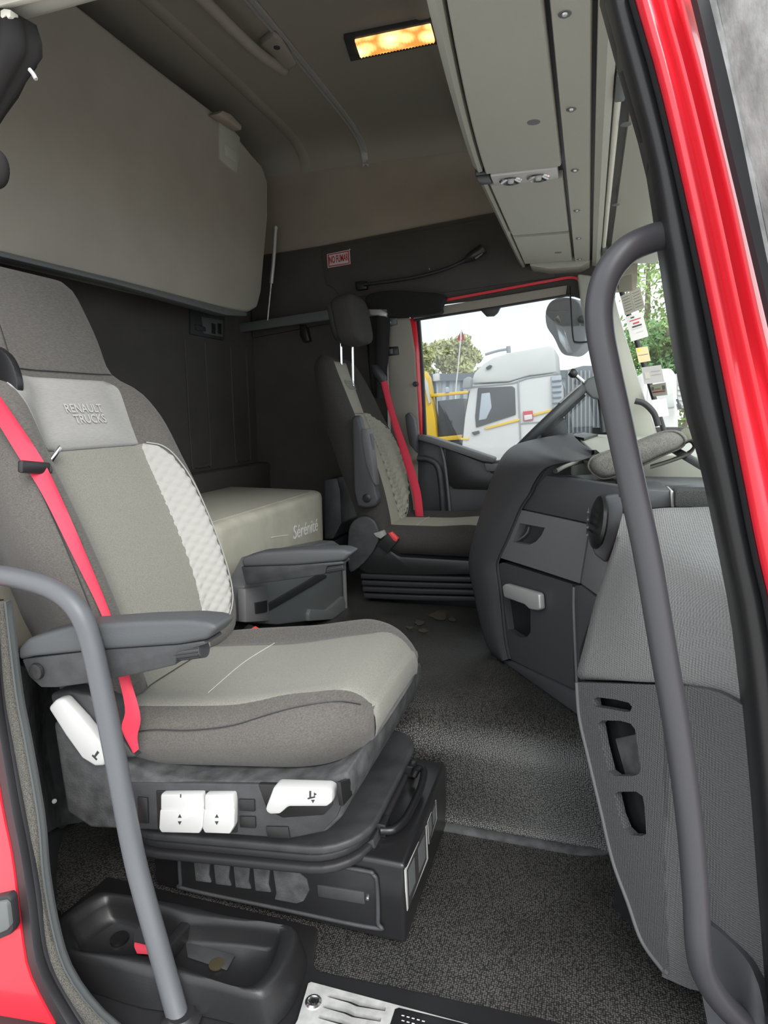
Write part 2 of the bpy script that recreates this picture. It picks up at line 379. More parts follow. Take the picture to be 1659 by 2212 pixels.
bp_ = band('trim_4', [(-420, 1300), (-420, 2280)], redR, 'paint_red', (0, -.006, -.01, -.01, -.004, .012), Y=lambda y: YB(y) - .02, thick=.03)
st(bp_); bp_['label'] = 'red painted rear pillar of the near door opening'
band('door_seal', [(a - 1, b) for a, b in redR], [(a + 3, b) for a, b in sealR], 'rubber', (.01, -.018, -.026, -.018, .0), bp_, Y=YB, thick=.02)
band('felt_strip', sealR, feltR, 'felt', (.004, -.004, -.002, .004), bp_, Y=YB, thick=.008)
band('pillar_lip', feltR, lipR, 'plastic_grey', (-.003, -.008, 0), bp_, Y=YB, thick=.012)
ref = prism('marker_lamp', [U(x, y, -.215) for x, y in [(-30, 1945), (14, 1935), (22, 1945), (28, 2008), (22, 2020), (-30, 2042)]], (0, .02, 0), 'rubber', bp_, bevel=.004)
prism('lens', [U(x, y, -.222) for x, y in [(-30, 1955), (10, 1948), (15, 1955), (20, 2003), (15, 2010), (-30, 2030)]], (0, .02, 0), 'plastic_grey', ref, bevel=.003)
# inner B pillar panel facing the seat
bi = st(pgrid('trim_5', [[(10, 1420, -.01), (55, 1450, .06), (120, 1470, .3), (330, 1440, .42)], [(52, 1590, -.01), (75, 1600, .06), (120, 1610, .3), (330, 1600, .42)], [(84, 1790, -.02), (100, 1800, .03), (150, 1780, .3), (330, 1760, .42)]], 'plastic_dusty', nu=14, nv=10, thick=(-.03, .02, 0)))
bi['label'] = 'dusty dark inner pillar panel behind the near seat'
lw = pgrid('lower_panel', [[(84, 1800, -.02), (100, 1812, .03), (150, 1795, .3), (330, 1775, .42)], [(95, 1900, -.03), (110, 1905, .03), (160, 1880, .28), (330, 1865, .4)], [(112, 2010, -.06), (122, 2006, 0), (180, 1962, .18), (330, 1960, .22)]], 'plastic_dark', bi, nu=14, nv=10, thick=(-.03, .02, 0))
lathe('white_clip', [(0, 0), (.006, 0), (.006, .003), (0, .004)], U(117, 1730, .1), (1, -.6, 0), 'plastic_white', bi, n=8)
# near A pillar: black inner trim, seal, ribbed red post, weathered door edge
blkL = stab([(1296, -30), (1345, 150), (1400, 350), (1425, 520), (1462, 760), (1490, 900), (1522, 1010), (1562, 1200), (1592, 1360), (1612, 1530), (1628, 1700), (1642, 1900), (1665, 2240)])
blkR = stab([(1358, -30), (1416, 170), (1470, 400), (1524, 650), (1563, 850), (1597, 1020), (1632, 1200), (1656, 1300), (1690, 1530), (1710, 1900), (1720, 2240)])
redL = stab([(1366, -30), (1424, 170), (1478, 400), (1532, 650), (1572, 850), (1606, 1020), (1641, 1200), (1665, 1300), (1700, 1530), (1720, 1900), (1730, 2240)])
redE = stab([(1486, -30), (1540, 170), (1600, 410), (1655, 660), (1705, 860), (1745, 1020), (1790, 1200), (1815, 1300), (1850, 1530), (1870, 1900), (1880, 2240)])
ap = st(band('trim_6', redL, redE, 'paint_red', (.0, -.012, -.016, -.016, -.004, -.002, -.014, -.016, -.006, -.002, -.014, -.016, -.004, .012), Y=lambda y: -.02, thick=.05)); ap['label'] = 'ribbed red front post of the near door opening'
band('inner_trim', blkL, blkR, 'plastic_black', (.06, .012, 0, -.004, -.002, .012), ap, Y=lambda y: .02, thick=.05)
band('door_seal', [(a - 3, b) for a, b in blkR], [(a + 2, b) for a, b in redL], 'rubber', (.0, -.014, -.012, .0), ap, Y=lambda y: .0)
dr = st(pgrid('door_2', [[(1500, -60, -.06), (1530, -60, -.08), (1560, -60, -.1), (1760, -60, -.28)], [(1560, 200, -.06), (1592, 200, -.08), (1600, 200, -.1), (1800, 200, -.3)], [(1620, 450, -.06), (1640, 440, -.08), (1655, 430, -.1), (1840, 430, -.3)], [(1690, 740, -.06), (1700, 740, -.08), (1720, 740, -.1), (1880, 740, -.3)]], 'weathered', nu=16, nv=16, thick=(.02, .03, 0)))
dr['label'] = 'weathered grey edge of the open near door'
sweep('rubber_edge', [(-.012, 0), (-.008, .012), (.008, .012), (.012, 0)], [U(x, y, -.06) for x, y in [(1500, -60), (1530, 60), (1575, 260), (1625, 470), (1690, 745)]], 'rubber', dr)
# windscreen
def scr(s, t):   # s across 0 near..1 far, t up
    y = .06 + 2.2 * s; bow = .13 * (1 - (2 * s - 1) ** 2); x = .345 + bow + .02 * s; return V((x - .30 * t, y, .99 + .9 * t))
ws = st(grid('window_2', [[scr(s / 12, t / 8) for s in range(13)] for t in range(9)], 'glass_screen', thick=(.006, 0, 0)))
tube('glass_edge', [scr(.985, t / 8) for t in range(9)], .012, 'rubber', ws, n=8)
sweep('lower_frame', [(-.05, 0), (-.05, .02), (.02, .02), (.02, 0)], [scr(s / 10, 0) + V((.0, 0, -.01)) for s in range(11)], 'plastic_grey', ws, side=(0, 0, 1))
fa = st(ppoly('trim_7', [(1246, 590), (1318, 600), (1338, 680), (1380, 820), (1418, 930), (1424, 950), (1330, 950), (1298, 860), (1270, 740), (1256, 660)], 2.24, (0, .12, 0), 'plastic_shell', bevel=.015)); fa['label'] = 'pale far windscreen pillar trim'
st(box('trim_8', (.02, 2.385, 0), (.62, 2.45, 1.1), 'plastic_dark', bevel=0))
# far door: panel, glass, frames, sun blind
d1 = bpy.data.objects.new('door_1', None); COL.objects.link(d1); st(d1); d1['label'] = 'far side door with dark trim and red window frame'
ppoly('door_panel', [(898, 944), (930, 950), (1065, 996), (1120, 990), (1300, 985), (1300, 1300), (905, 1300)], 2.33, (0, .06, 0), 'plastic_slate', d1, bevel=.01)
ppoly('sill_cap', [(903, 938), (930, 944), (1068, 990), (1066, 1000), (1040, 996), (930, 958), (902, 950)], 2.29, (0, .10, 0), 'plastic_mid', d1, bevel=.006)
ppoly('door_pocket', [(962, 968), (1052, 1002), (1062, 1022), (1120, 1030), (1120, 1060), (980, 1056), (970, 1048)], 2.318, (0, .02, 0), 'plastic_black', d1, bevel=.004)
ppoly('door_lever', [(1046, 1000), (1085, 1004), (1085, 1020), (1050, 1018)], 2.30, (0, .03, 0), 'plastic_mid', d1, bevel=.005)
tube('door_pull', [U(x, y, 2.29) for x, y in [(902, 990), (925, 992), (944, 1006), (952, 1040), (958, 1120), (960, 1180)]], .016, 'plastic_dark', d1, n=10)
tube('panel_rib', [U(x, y, 2.315) for x, y in [(952, 962), (962, 1010), (972, 1110), (976, 1180)]], .008, 'plastic_mid', d1, n=8)
ppoly('red_frame', [(886, 684), (897, 682), (905, 760), (911, 880), (912, 945), (900, 945), (896, 830)], 2.345, (0, .045, 0), 'paint_red', d1, bevel=.004)
ppoly('black_frame', [(897, 690), (906, 688), (914, 800), (920, 945), (911, 945), (909, 850)], 2.36, (0, .03, 0), 'rubber', d1, bevel=.003)
sweep('red_header', [(-.006, 0), (-.006, .012), (.006, .012), (.006, 0)], [U(x, y, 2.335) for x, y in [(940, 652), (1050, 632), (1180, 608), (1240, 600), (1256, 622), (1264, 680)]], 'paint_red', d1, side=(0, 1, 0))
lt = lathe('door_latch', [(0, 0), (.012, 0), (.014, .02), (.008, .03), (0, .03)], U(899, 830, 2.34), (0, -1, 0), 'plastic_black', d1, n=10)
wg = st(prism('window_1', [U(x, y, 2.39) for x, y in [(898, 660), (1250, 610), (1275, 700), (1330, 1010), (1060, 1010), (906, 955)]], (0, .006, 0), 'glass_window', bevel=0))
sb = tag(ppoly('window_blind', [(893, 690), (893, 672), (960, 660), (1080, 640), (1225, 616), (1222, 638), (1080, 664), (905, 690)], 2.33, (0, .025, 0), 'headliner_cool', bevel=.003), 'pale roller blind across the top of the far window', 'blind')
ppoly('pull_grip', [(1036, 668), (1082, 660), (1074, 675), (1066, 682), (1050, 683)], 2.32, (0, .03, 0), 'plastic_black', sb, bevel=.002)
tube('bottom_bar', [U(894, 692, 2.328), U(1060, 666, 2.328), U(1232, 637, 2.328)], .006, 'plastic_black', sb, n=6, smooth_path=False)
# ================================================================== SEATS
from mathutils.bvhtree import BVHTree
def bvh_of(o):
    me = o.data; return BVHTree.FromPolygons([v.co.copy() for v in me.vertices], [tuple(p.vertices) for p in me.polygons])
def on(px, py, bv, off, fallback):
    r = ray(px, py).normalized(); h = bv.ray_cast(CAM, r)
    return h[0] - r * off if h[0] is not None else U(px, py, fallback)
class Back:
    def __init__(s, X0, Z0, yc, tan, L, hw, thick, bol, lum=.015, e=4.5):
        th = math.atan(tan); s.O = V((X0, yc, Z0)); s.Vd = V((-math.sin(th), 0, math.cos(th))); s.N = V((math.cos(th), 0, math.sin(th)))
        s.L = L; s.hw = smooth_tab(hw); s.e = e; s.t = thick; s.b = smooth_tab(bol); s.lum = lum
    def a(s, u, v):
        hw = interp(s.hw, v); t = interp(s.t, v); q = min(1, abs(u) / hw)
        return -t / 2 + t / 2 * max(0, 1 - q ** s.e) ** .42 + interp(s.b, v) * sstep(.5, .82, q) + s.lum * math.sin(min(1, v / .6) * math.pi)
    def P(s, u, v, off=0): return s.O + s.Vd * v + s.N * (s.a(u, v) + off) + V((0, u, 0))
    def body(s, parent, m, name='backrest'):
        rings = []; vs = [i / 46 * s.L for i in range(47)]
        for v in vs:
            e = max(0, (v - (s.L - .07)) / .07); k = math.sqrt(max(0, 1 - e * e)) if e < 1 else .05; k = max(k, .05)
            e2 = max(0, (.04 - v) / .04); k *= max(.3, math.sqrt(1 - .9 * e2 * e2)) if e2 > 0 else 1
            hw = interp(s.hw, v); t = interp(s.t, v); ring = []
            for j in range(28): # front
                q = -1 + 2 * j / 27; q = math.copysign(abs(q) ** .75, q); u = q * hw
                aa = s.a(u * .9999, v) ; ring.append((u, aa))
            for j in range(1, 13):
                q = 1 - 2 * j / 13; u = q * hw; aa = -t / 2 - t / 2 * max(0, 1 - abs(q) ** 4) ** .5 + s.lum * math.sin(min(1, v / .6) * math.pi); ring.append((u, aa))
            rings.append([s.O + s.Vd * v + s.N * ((aa + t / 2) * k - t / 2) + V((0, u * (.75 + .25 * k), 0)) for u, aa in ring])
        return loft(name, rings, m, parent, auto=80)
    def patch(s, name, lo, hi, vr, m, parent, off=.004, nu=14, nv=24, puff=0, quilt=None, edge=.004):
        """lo/hi: tables v->u"""
        lo, hi = smooth_tab(lo), smooth_tab(hi); rows = []
        for i in range(nv):
            v = vr[0] + (vr[1] - vr[0]) * i / (nv - 1); a, b = interp(lo, v), interp(hi, v); row = []
            for j in range(nu):
                f = j / (nu - 1); g = min(f, 1 - f, i / (nv - 1) * 1.5, (1 - i / (nv - 1)) * 1.5); o = off - edge * (1 - sstep(0, .12, g)) + puff * sstep(0, .3, g)
                u = a + (b - a) * f
                if quilt: o += quilt[1] * abs(math.sin(math.pi * (u + v) / quilt[0]) * math.sin(math.pi * (u - v) / quilt[0]))
                row.append(s.P(u, v, o))
            rows.append(row)
        return grid(name, rows, m, parent, thick=s.N * -.008, auto=80)
class Cush:
    def __init__(s, x0, x1, yc, zb0, zb1, h, hw, bol=.03): s.__dict__.update(x0=x0, x1=x1, yc=yc, zb0=zb0, zb1=zb1, h=h, hwv=hw, bol=bol)
    def hw(s, f): return s.hwv * (.94 + .06 * sstep(0, .3, f)) * (1 - .30 * max(0, (f - .72) / .28) ** 2.6)
    def prm(s, f):
        zb = s.zb0 + (s.zb1 - s.zb0) * f; e = max(0, (f - .86) / .14); k = max(.5, math.sqrt(max(0, 1 - .85 * e ** 2.2))); return zb, k
    def top(s, u, f):
        q = min(1, abs(u) / s.hw(f)); return s.h * (.5 + .5 * max(0, 1 - q ** 5) ** .42) + (s.bol if u < 0 else max(s.bol, .034)) * sstep(.55, .8, q) * (1 - sstep(.75, 1, f)) * max(0, 1 - q ** 9) ** .5 + .012 * sstep(.5, .8, f)
    def P(s, u, f, off=0):
        zb, k = s.prm(f); mid = s.h * .42; z = mid + (s.top(u, f) - mid) * k + off; return V((s.x0 + (s.x1 - s.x0) * f + off * .3 * sstep(.85, 1, f), s.yc + u, zb + z))
    def body(s, parent, m, name='cushion'):
        rings = []
        for i in range(45):
            f = i / 44; f = 1 - (1 - f) ** 1.35; hw = s.hw(f); zb, k = s.prm(f); ring = []
            for j in range(28):
                q = -1 + 2 * j / 27; q = math.copysign(abs(q) ** .75, q); ring.append(s.P(q * hw * .9999, f))
            for j in range(1, 13):
                q = 1 - 2 * j / 13; d = s.h * (.5 - .5 * (1 - abs(q) ** 5) ** .45); mid = s.h * .42; ring.append(V((s.x0 + (s.x1 - s.x0) * f, s.yc + q * hw, zb + mid + (d - mid) * k)))
            rings.append(ring)
        return loft(name, rings, m, parent, auto=80)
    def patch(s, name, lo, hi, fr, m, parent, off=.003, nu=16, nv=36):
        rows = []
        for i in range(nv):
            g0 = i / (nv - 1); g0 = 1 - (1 - g0) ** 1.5; f = fr[0] + (fr[1] - fr[0]) * g0; a, b = interp(lo, f), interp(hi, f); rows.append([s.P(a + (b - a) * j / (nu - 1), f, off if 0 < j < nu - 1 else -.002) for j in range(nu)])
        last = rows[-1]
        for dz, dx in ((-.012, .006), (-.035, .008), (-.058, .006)): rows.append([p + V((dx, 0, dz)) for p in last])
        return grid(name, rows, m, parent, thick=(-.002, 0, -.006), auto=80)
def seam(name, pts, parent, m='thread', r=.0011): return tube(name, pts, r, m, parent, n=5, res=40)
def ribbon(name, L, R, m, parent, nrm, n=40, t=.0015):
    L, R = cr(L, n), cr(R, n); nrm = V(nrm)
    return grid(name, [[l, l.lerp(r, .25) + nrm * .001, l.lerp(r, .5) + nrm * .0015, l.lerp(r, .75) + nrm * .001, r] for l, r in zip(L, R)], m, parent, thick=nrm * -t)
# ---------------------------------------------------------------- near (passenger) seat
ps = thing('passenger_seat', 'large grey fabric seat with built-in headrest nearest the open door', 'seat')
B = Back(-1.015, .5, .36, .40, 1.19, [(0, .265), (.12, .292), (.3, .305), (.5, .312), (.68, .306), (.76, .29), (.82, .262), (.865, .22), (.9, .205), (.96, .203), (1.06, .198), (1.14, .188), (1.19, .17)],
         [(0, .2), (.3, .23), (.65, .2), (.88, .13), (1.19, .1)], [(0, .02), (.12, .06), (.4, .075), (.65, .07), (.8, .045), (.88, .005), (1.0, .008), (1.2, 0)], e=7)
bk = B.body(ps, 'fabric_dark'); bvB = bvh_of(bk)
pad = B.patch('back_pad', [(.655, -.205), (.80, -.225), (.835, -.222), (.848, -.21), (.853, -.195)], [(.655, .165), (.80, .165), (.835, .155), (.85, .13), (.853, .12)], (.655, .852), 'fabric_pad', bk, off=.006, puff=.006)
B.patch('centre_panel', [(.03, -.17), (.3, -.2), (.655, -.206)], [(.03, .125), (.25, .165), (.655, .178)], (.03, .654), 'fabric_mid', bk, off=.004)
for sgn in (1,):
    inn = [(.05, .12), (.25, .155), (.655, .168)]; out = [(.05, .15), (.09, .20), (.16, .232), (.3, .246), (.48, .242), (.58, .228), (.63, .208), (.655, .178)]
    lo, hi = (inn, out) if sgn > 0 else ([(a, -b) for a, b in out], [(a, -b) for a, b in inn])
    qp = B.patch('quilted_strip', lo, hi, (.05, .655), 'fabric_quilt', bk, off=.004, nu=26, nv=130, quilt=(.032, .005)); qp['label'] = 'pale quilted strip'
    seam('stitching', [B.P(sgn * (b + .006), a, .003) for a, b in out], bk, 'fabric_quilt', .002)
seam('stitching', [B.P(-.175 + .35 * i / 8, .07 + .01, .006) for i in range(9)], bk)
seam('head_seam', [B.P(-.2 + .04 * i, .872, .0025) for i in range(11)], bk, 'rubber', .0015)
seam('head_seam', [B.P(-.165, .9, .001), B.P(-.160, 1.0, .001), B.P(-.15, 1.12, .001), B.P(-.12, 1.165, -.005)], bk, 'rubber', .0015)
seam('side_seam', [B.P(-.27, .8, .001), B.P(-.285, .6, .001), B.P(-.285, .35, .001), B.P(-.27, .1, .001)], bk, 'rubber', .0015)
c = on(177, 898, bvB, 0, .3); u0, v0 = c.y - .36, (c - B.O).dot(B.Vd)
for k, (s_, w) in enumerate((('RENAULT', .034), ('TRUCKS', .034))):
    t = text('lettering', s_, .034, frame(B.P(u0 + (.008 if k else 0), v0 + .014 - k * .030, .019), (0, 1, 0), B.P(u0, v0 + .05) - B.P(u0, v0)), 'fabric_print', pad, sx=.92, bold=.0004, depth=0)
    for vt in t.data.vertices: vt.co = B.P(vt.co.y - .36, (vt.co - B.O).dot(B.Vd), .0155)
cu = Cush(-1.12, -.425, .355, .352, .448, .155, .312, .016)
cs = cu.body(ps, 'fabric_dark')
cu.patch('centre_panel', [(0, -.265), (.3, -.272), (.6, -.272), (.74, -.258), (.84, -.23), (.93, -.195), (1, -.175)], [(0, .17), (.45, .155), (.7, .172), (.9, .19), (1, .185)], (.02, 1), 'fabric_mid', cs, nv=44)
seam('stitching', [cu.P(-.19, .42, .004), cu.P(0, .40, .004), cu.P(.15, .42, .004)], cs)
seam('bolster_seam', [cu.P(-.300, .14, .002), cu.P(-.303, .3, .002), cu.P(-.303, .45, .002), cu.P(-.299, .6, .002), cu.P(-.288, .72, .003), cu.P(-.268, .82, .003), cu.P(-.235, .91, .004), cu.P(-.2, .97, .004)], cs, 'rubber', .0013)
# belt guide, belt, clip
gd = ppoly('belt_guide', [(-20, 755), (8, 760), (28, 790), (38, 832), (30, 862), (8, 875), (-20, 868)], .135, (.0, .02, 0), 'plastic_black', ps, bevel=.006, smooth_n=24)
bl = [(-30, 872), (42, 990), (88, 1062), (152, 1190), (222, 1335)]; br_ = [(-12, 838), (78, 970), (116, 1040), (172, 1165), (242, 1335)]
Lp = [on(x, y, bvB, .014, .1) for x, y in bl[1:]]; Lp = [U(*bl[0], Lp[0].y - .03)] + Lp + [U(x, y, Y) for x, y, Y in ((250, 1440, .04), (270, 1530, .028), (263, 1575, .028), (288, 1628, .03))]
Rp = [on(x, y, bvB, .014, .1) for x, y in br_[1:]]; Rp = [U(*br_[0], Rp[0].y - .03)] + Rp + [U(x, y, Y) for x, y, Y in ((281, 1465, .05), (303, 1545, .036), (297, 1590, .034), (300, 1618, .034))]
belt = ribbon('seat_belt', Lp, Rp, 'belt', ps, (.5, -.8, .2)); belt['label'] = 'red seat belt'
cp0 = on(75, 1012, bvB, .02, .1)
box('belt_clip', cp0 - V((.008, .04, .012)), cp0 + V((.008, .04, .016)), 'plastic_black', belt, bevel=.005, rot=(-.15, 'X'))
cp1 = on(115, 988, bvB, .03, .1)
box('belt_tongue', cp1 - V((.003, .035, .006)), cp1 + V((.003, .035, .006)), 'metal_chrome', belt, bevel=.002, rot=(.75, 'X'))
ppoly('belt_stopper', [(72, 1013), (104, 1006), (106, 1020), (98, 1032), (80, 1036)], .10, (.0, .012, 0), 'plastic_dark', belt, bevel=.003)
# armrests
def armrest(pad_px, sh_px, Y, w, knob, roll):
    a = ppoly('armrest', sh_px, Y + .006, (0, w - .012, 0), 'plastic_dark', ps, bevel=.006)
    p = ppoly('arm_pad', pad_px, Y, (0, w, 0), 'arm_pad', a, bevel=.012, seg=4)
    if knob: lathe('pivot_cap', [(.0, 0), (.017, 0), (.019, .004), (.017, .01), (.012, .011), (0, .009)], U(*knob, Y + .008), (0, -1, 0), 'plastic_black', a, n=20)
    (x0, y0), (x1, y1), r = roll
    A_, B_ = U(x0, y0, Y + w * .34), U(x1, y1, Y + w * .34); d = (B_ - A_).normalized()
    rl = tube('adjust_roller', [A_, A_.lerp(B_, .5), B_, B_ + d * .004], lambda t: r if t < .9 else r * .6, 'plastic_dark', a, n=16)
    for k in range(5): tube('ridge', [A_ + V((0, -r * math.cos(q), r * math.sin(q))) for q in [0]] + [B_ + V((0, -r * math.cos(q), r * math.sin(q))) for q in [0]] if False else [A_ + V((0, -r * math.cos(-.8 + k * .4), r * math.sin(-.8 + k * .4))), B_ + V((0, -r * math.cos(-.8 + k * .4), r * math.sin(-.8 + k * .4)))], .0016, 'plastic_black', rl, n=5, res=2)
    return a
armrest([(36, 1402), (58, 1380), (150, 1353), (290, 1343), (400, 1340), (450, 1345), (469, 1357), (447, 1383), (385, 1394), (210, 1406), (70, 1420), (38, 1428)],
        [(46, 1424), (210, 1404), (385, 1392), (440, 1384), (446, 1392), (382, 1412), (379, 1437), (300, 1456), (180, 1478), (120, 1486), (88, 1486), (62, 1462)], -.03, .075, (83, 1448), ((386, 1408), (438, 1401), .0185))
armrest([(520, 1206), (560, 1194), (640, 1188), (738, 1186), (762, 1194), (742, 1213), (640, 1222), (522, 1226)],
        [(520, 1224), (640, 1220), (740, 1212), (744, 1219), (706, 1224), (702, 1241), (600, 1256), (530, 1264)], .67, .07, None, ((708, 1230), (742, 1224), .012))
# plastic side shell with levers and buttons
sh = ppoly('seat_shell', [(112, 1560), (150, 1560), (205, 1590), (250, 1640), (320, 1672), (420, 1690), (690, 1692), (750, 1668), (756, 1715), (738, 1768), (704, 1800), (622, 1816), (520, 1808), (345, 1797), (195, 1791), (142, 1756)], .042, (0, .61, 0), 'plastic_dusty', ps, bevel=.012, seg=3)
ppoly('recliner_cover', [(105, 1500), (150, 1492), (190, 1500), (225, 1540), (262, 1600), (292, 1640), (230, 1640), (160, 1590), (120, 1560)], .03, (0, .08, 0), 'plastic_dark', ps, bevel=.01, seg=3)
lv = ppoly('recline_lever', [(102, 1530), (118, 1512), (134, 1510), (176, 1556), (216, 1606), (228, 1640), (224, 1656), (204, 1657), (176, 1640), (140, 1590)], .0, (0, .03, 0), 'plastic_white', ps, bevel=.008, seg=3); lv['label'] = 'white recline lever'
Y0 = .039
def ctl(name, px, y, d, m, par, bevel=.003): return ppoly(name, px, y, (0, d, 0), m, par, bevel=bevel)
ctl('control_fascia', [(262, 1690), (420, 1692), (690, 1696), (744, 1690), (746, 1720), (728, 1765), (698, 1796), (622, 1812), (512, 1804), (345, 1793), (268, 1786)], Y0, .01, 'plastic_dark', sh, .004)
ctl('button_recess', [(336, 1708), (510, 1712), (512, 1800), (340, 1796)], Y0 - .003, .012, 'plastic_black', sh, .003)
b1 = ctl('height_button', [(346, 1716), (436, 1716), (440, 1740), (438, 1786), (430, 1801), (348, 1799), (343, 1790), (346, 1752)], Y0 - .016, .02, 'plastic_white', sh, .005); b1['label'] = 'white double rocker button'
b2 = ctl('damper_button', [(441, 1717), (503, 1717), (506, 1740), (505, 1786), (496, 1802), (442, 1800), (437, 1790), (441, 1752)], Y0 - .016, .02, 'plastic_white', sh, .005)
ctl('button_lip', [(345, 1750), (438, 1750), (440, 1756), (438, 1786), (430, 1801), (348, 1799), (343, 1790)], Y0 - .021, .01, 'plastic_white', b1, .004)
ctl('button_lip', [(440, 1750), (504, 1750), (506, 1756), (505, 1786), (496, 1802), (442, 1800), (437, 1790)], Y0 - .021, .01, 'plastic_white', b2, .004)
for bt, x0 in ((b1, 388), (b2, 468)):
    for dy in (1764, 1777):
        s_ = 5 if dy < 1770 else -5
        ctl('arrow_mark', [(x0 - 4, dy + s_ * .5), (x0, dy - s_), (x0 + 4, dy + s_ * .5)], Y0 - .0218, .001, 'print_dark', bt, 0)
ctl('tick_mark', [(389, 1716), (391, 1716), (391, 1723), (389, 1723)], Y0 - .0168, .001, 'print_dark', b1, 0)
for q in ([(514, 1727), (549, 1728), (550, 1754), (516, 1752)], [(516, 1764), (551, 1765), (552, 1790), (518, 1788)], [(573, 1786), (622, 1787), (626, 1812), (578, 1810)], [(296, 1722), (318, 1724), (320, 1780), (298, 1778)]):
    ctl('blank_cover', q, Y0 - .004, .01, 'plastic_black', sh, .002)
ctl('lever_recess', [(556, 1694), (716, 1698), (720, 1740), (700, 1762), (610, 1768), (575, 1750)], Y0 - .002, .012, 'plastic_black', sh, .004)
tl = ctl('tilt_lever', [(590, 1700), (704, 1704), (718, 1712), (718, 1734), (706, 1744), (622, 1744), (604, 1760), (580, 1761), (571, 1750)], Y0 - .035, .035, 'plastic_white', sh, .008); tl['label'] = 'white tilt lever'
for q in ([(668, 1709), (672, 1709), (672, 1724), (668, 1724)], [(664, 1724), (680, 1720), (681, 1723), (665, 1727)], [(678, 1712), (684, 1716), (678, 1720)], [(672, 1728), (680, 1728), (676, 1735)]): ctl('seat_symbol', q, Y0 - .0358, .001, 'print_dark', tl, 0)
for q in ([(200, 1630), (210, 1640), (208, 1643), (198, 1633)], [(210, 1622), (214, 1626), (206, 1636), (203, 1633)]): ctl('seat_symbol', q, -.0008, .001, 'print_dark', lv, 0)
# front face blank of the shell
fx = U(750, 1710, .042).x + .004
prism('front_blank', [U(x, y, ('x', fx)) for x, y in [(736, 1690), (757, 1682), (762, 1718), (742, 1742)]], (-.01, 0, 0), 'plastic_black', sh, bevel=.002)
# bellows under the shell: three stacked rounded frames leaning with the seat
for k, (dz, gx, mm) in enumerate(((.0, .0, 'plastic_dark'), (-.028, -.012, 'rubber'), (-.052, -.004, 'rubber'))):
    x0, x1, y0, y1, r = -1.08, -.432 + gx, .10 - gx, .66, .12
    pl = []
    for cx, cy, a0 in ((x1 - r, y1 - r, 0), (x0 + r, y1 - r, 90), (x0 + r, y0 + r, 180), (x1 - r, y0 + r, 270)):
        for q in range(7):
            a = math.radians(a0 + q * 15); X, Yq = cx + r * math.cos(a), cy + r * math.sin(a); pl.append(V((X, Yq, .245 + dz + (X + .45) * .12)))
    prism('bellows_fold', pl, (0, 0, .022), mm, ps, bevel=.008, seg=3)
# buckle on the far side of the cushion
bkl = prism('buckle_stalk', [U(x, y, .70) for x, y in [(500, 1390), (530, 1352), (572, 1370), (560, 1400), (520, 1410)]], (0, .025, 0), 'plastic_black', ps, bevel=.004)
prism('buckle_button', [U(x, y, .698) for x, y in [(538, 1362), (545, 1356), (570, 1372), (566, 1378)]], (0, .022, 0), 'buckle_red', bkl, bevel=.003)
prism('buckle_latch', [U(x, y, .69) for x, y in [(488, 1384), (500, 1374), (518, 1388), (508, 1398)]], (0, .02, 0), 'plastic_grey', bkl, bevel=.003)
# ---------------------------------------------------------------- seat box on the floor
sbx = tag(box('seat_box', (-1.02, .166, .004), (-.352, .61, .205), 'paint_black', bevel=.012, seg=3), 'black steel box on the floor carrying the near seat', 'seat base')
yb = .160
rc = ppoly('side_panel', [(382, 1822), (400, 1814), (780, 1878), (808, 1888), (818, 1915), (820, 2000), (806, 2010), (400, 1926), (386, 1912)], yb, (0, .012, 0), 'plastic_black', sbx, bevel=.005)
tube('panel_rim', [U(x, y, yb) for x, y in [(388, 1830), (400, 1818), (600, 1850), (780, 1880), (806, 1890), (814, 1910), (816, 1990), (806, 2004), (600, 1962), (402, 1920), (390, 1905)]], .005, 'plastic_dark', rc, n=8, closed=True, res=80)
for k in range(4):
    x = 416 + k * 43; y = 1846 + k * 7
    ctl('vent_rib', [(x, y), (x + 38, y + 6), (x + 34, y + 46), (x + 40, y + 62), (x + 6, y + 58)], yb - .004, .012, 'plastic_dusty', rc, .003)
ctl('vent_pad', [(588, 1874), (640, 1882), (662, 1900), (668, 1925), (655, 1948), (640, 1953), (592, 1944), (596, 1930)], yb - .003, .01, 'plastic_dusty', rc, .003)
ctl('card_slot', [(684, 1912), (786, 1928), (788, 1955), (686, 1938)], yb - .003, .01, 'plastic_dark', rc, .003)
lathe('lock_pin', [(0, 0), (.005, 0), (.005, .004), (0, .005)], U(794, 1939, yb), (0, -1, 0), 'metal_chrome', rc, n=10)
for q in ([(876, 1880), (922, 1782), (925, 1855), (880, 1968)], [(924, 1776), (942, 1728), (944, 1768), (927, 1824)]):
    lab = prism('warning_label', [U(x, y, ('x', -.351)) for x, y in q], (-.003, 0, 0), 'print_grey', sbx, bevel=0)
    cx, cy = sum(p[0] for p in q) / 4, sum(p[1] for p in q) / 4
    sub = prism('label_field', [U(cx + (x - cx) * .86, cy + (y - cy) * .94, ('x', -.3502)) for x, y in q], (-.002, 0, 0), 'print_dark', lab, bevel=0)
    for f in ((.08, .44), (.54, .92)):
        prism('label_picture', [U(*[(q[0][i] * (1 - a) + q[1][i] * a) * (1 - b) + (q[3][i] * (1 - a) + q[2][i] * a) * b for i in (0, 1)], ('x', -.3495)) for a, b in ((f[0] + .05, .15), (f[1] - .03, .15), (f[1] - .03, .8), (f[0] + .05, .8))], (-.001, 0, 0), 'plastic_grey', lab, bevel=0)
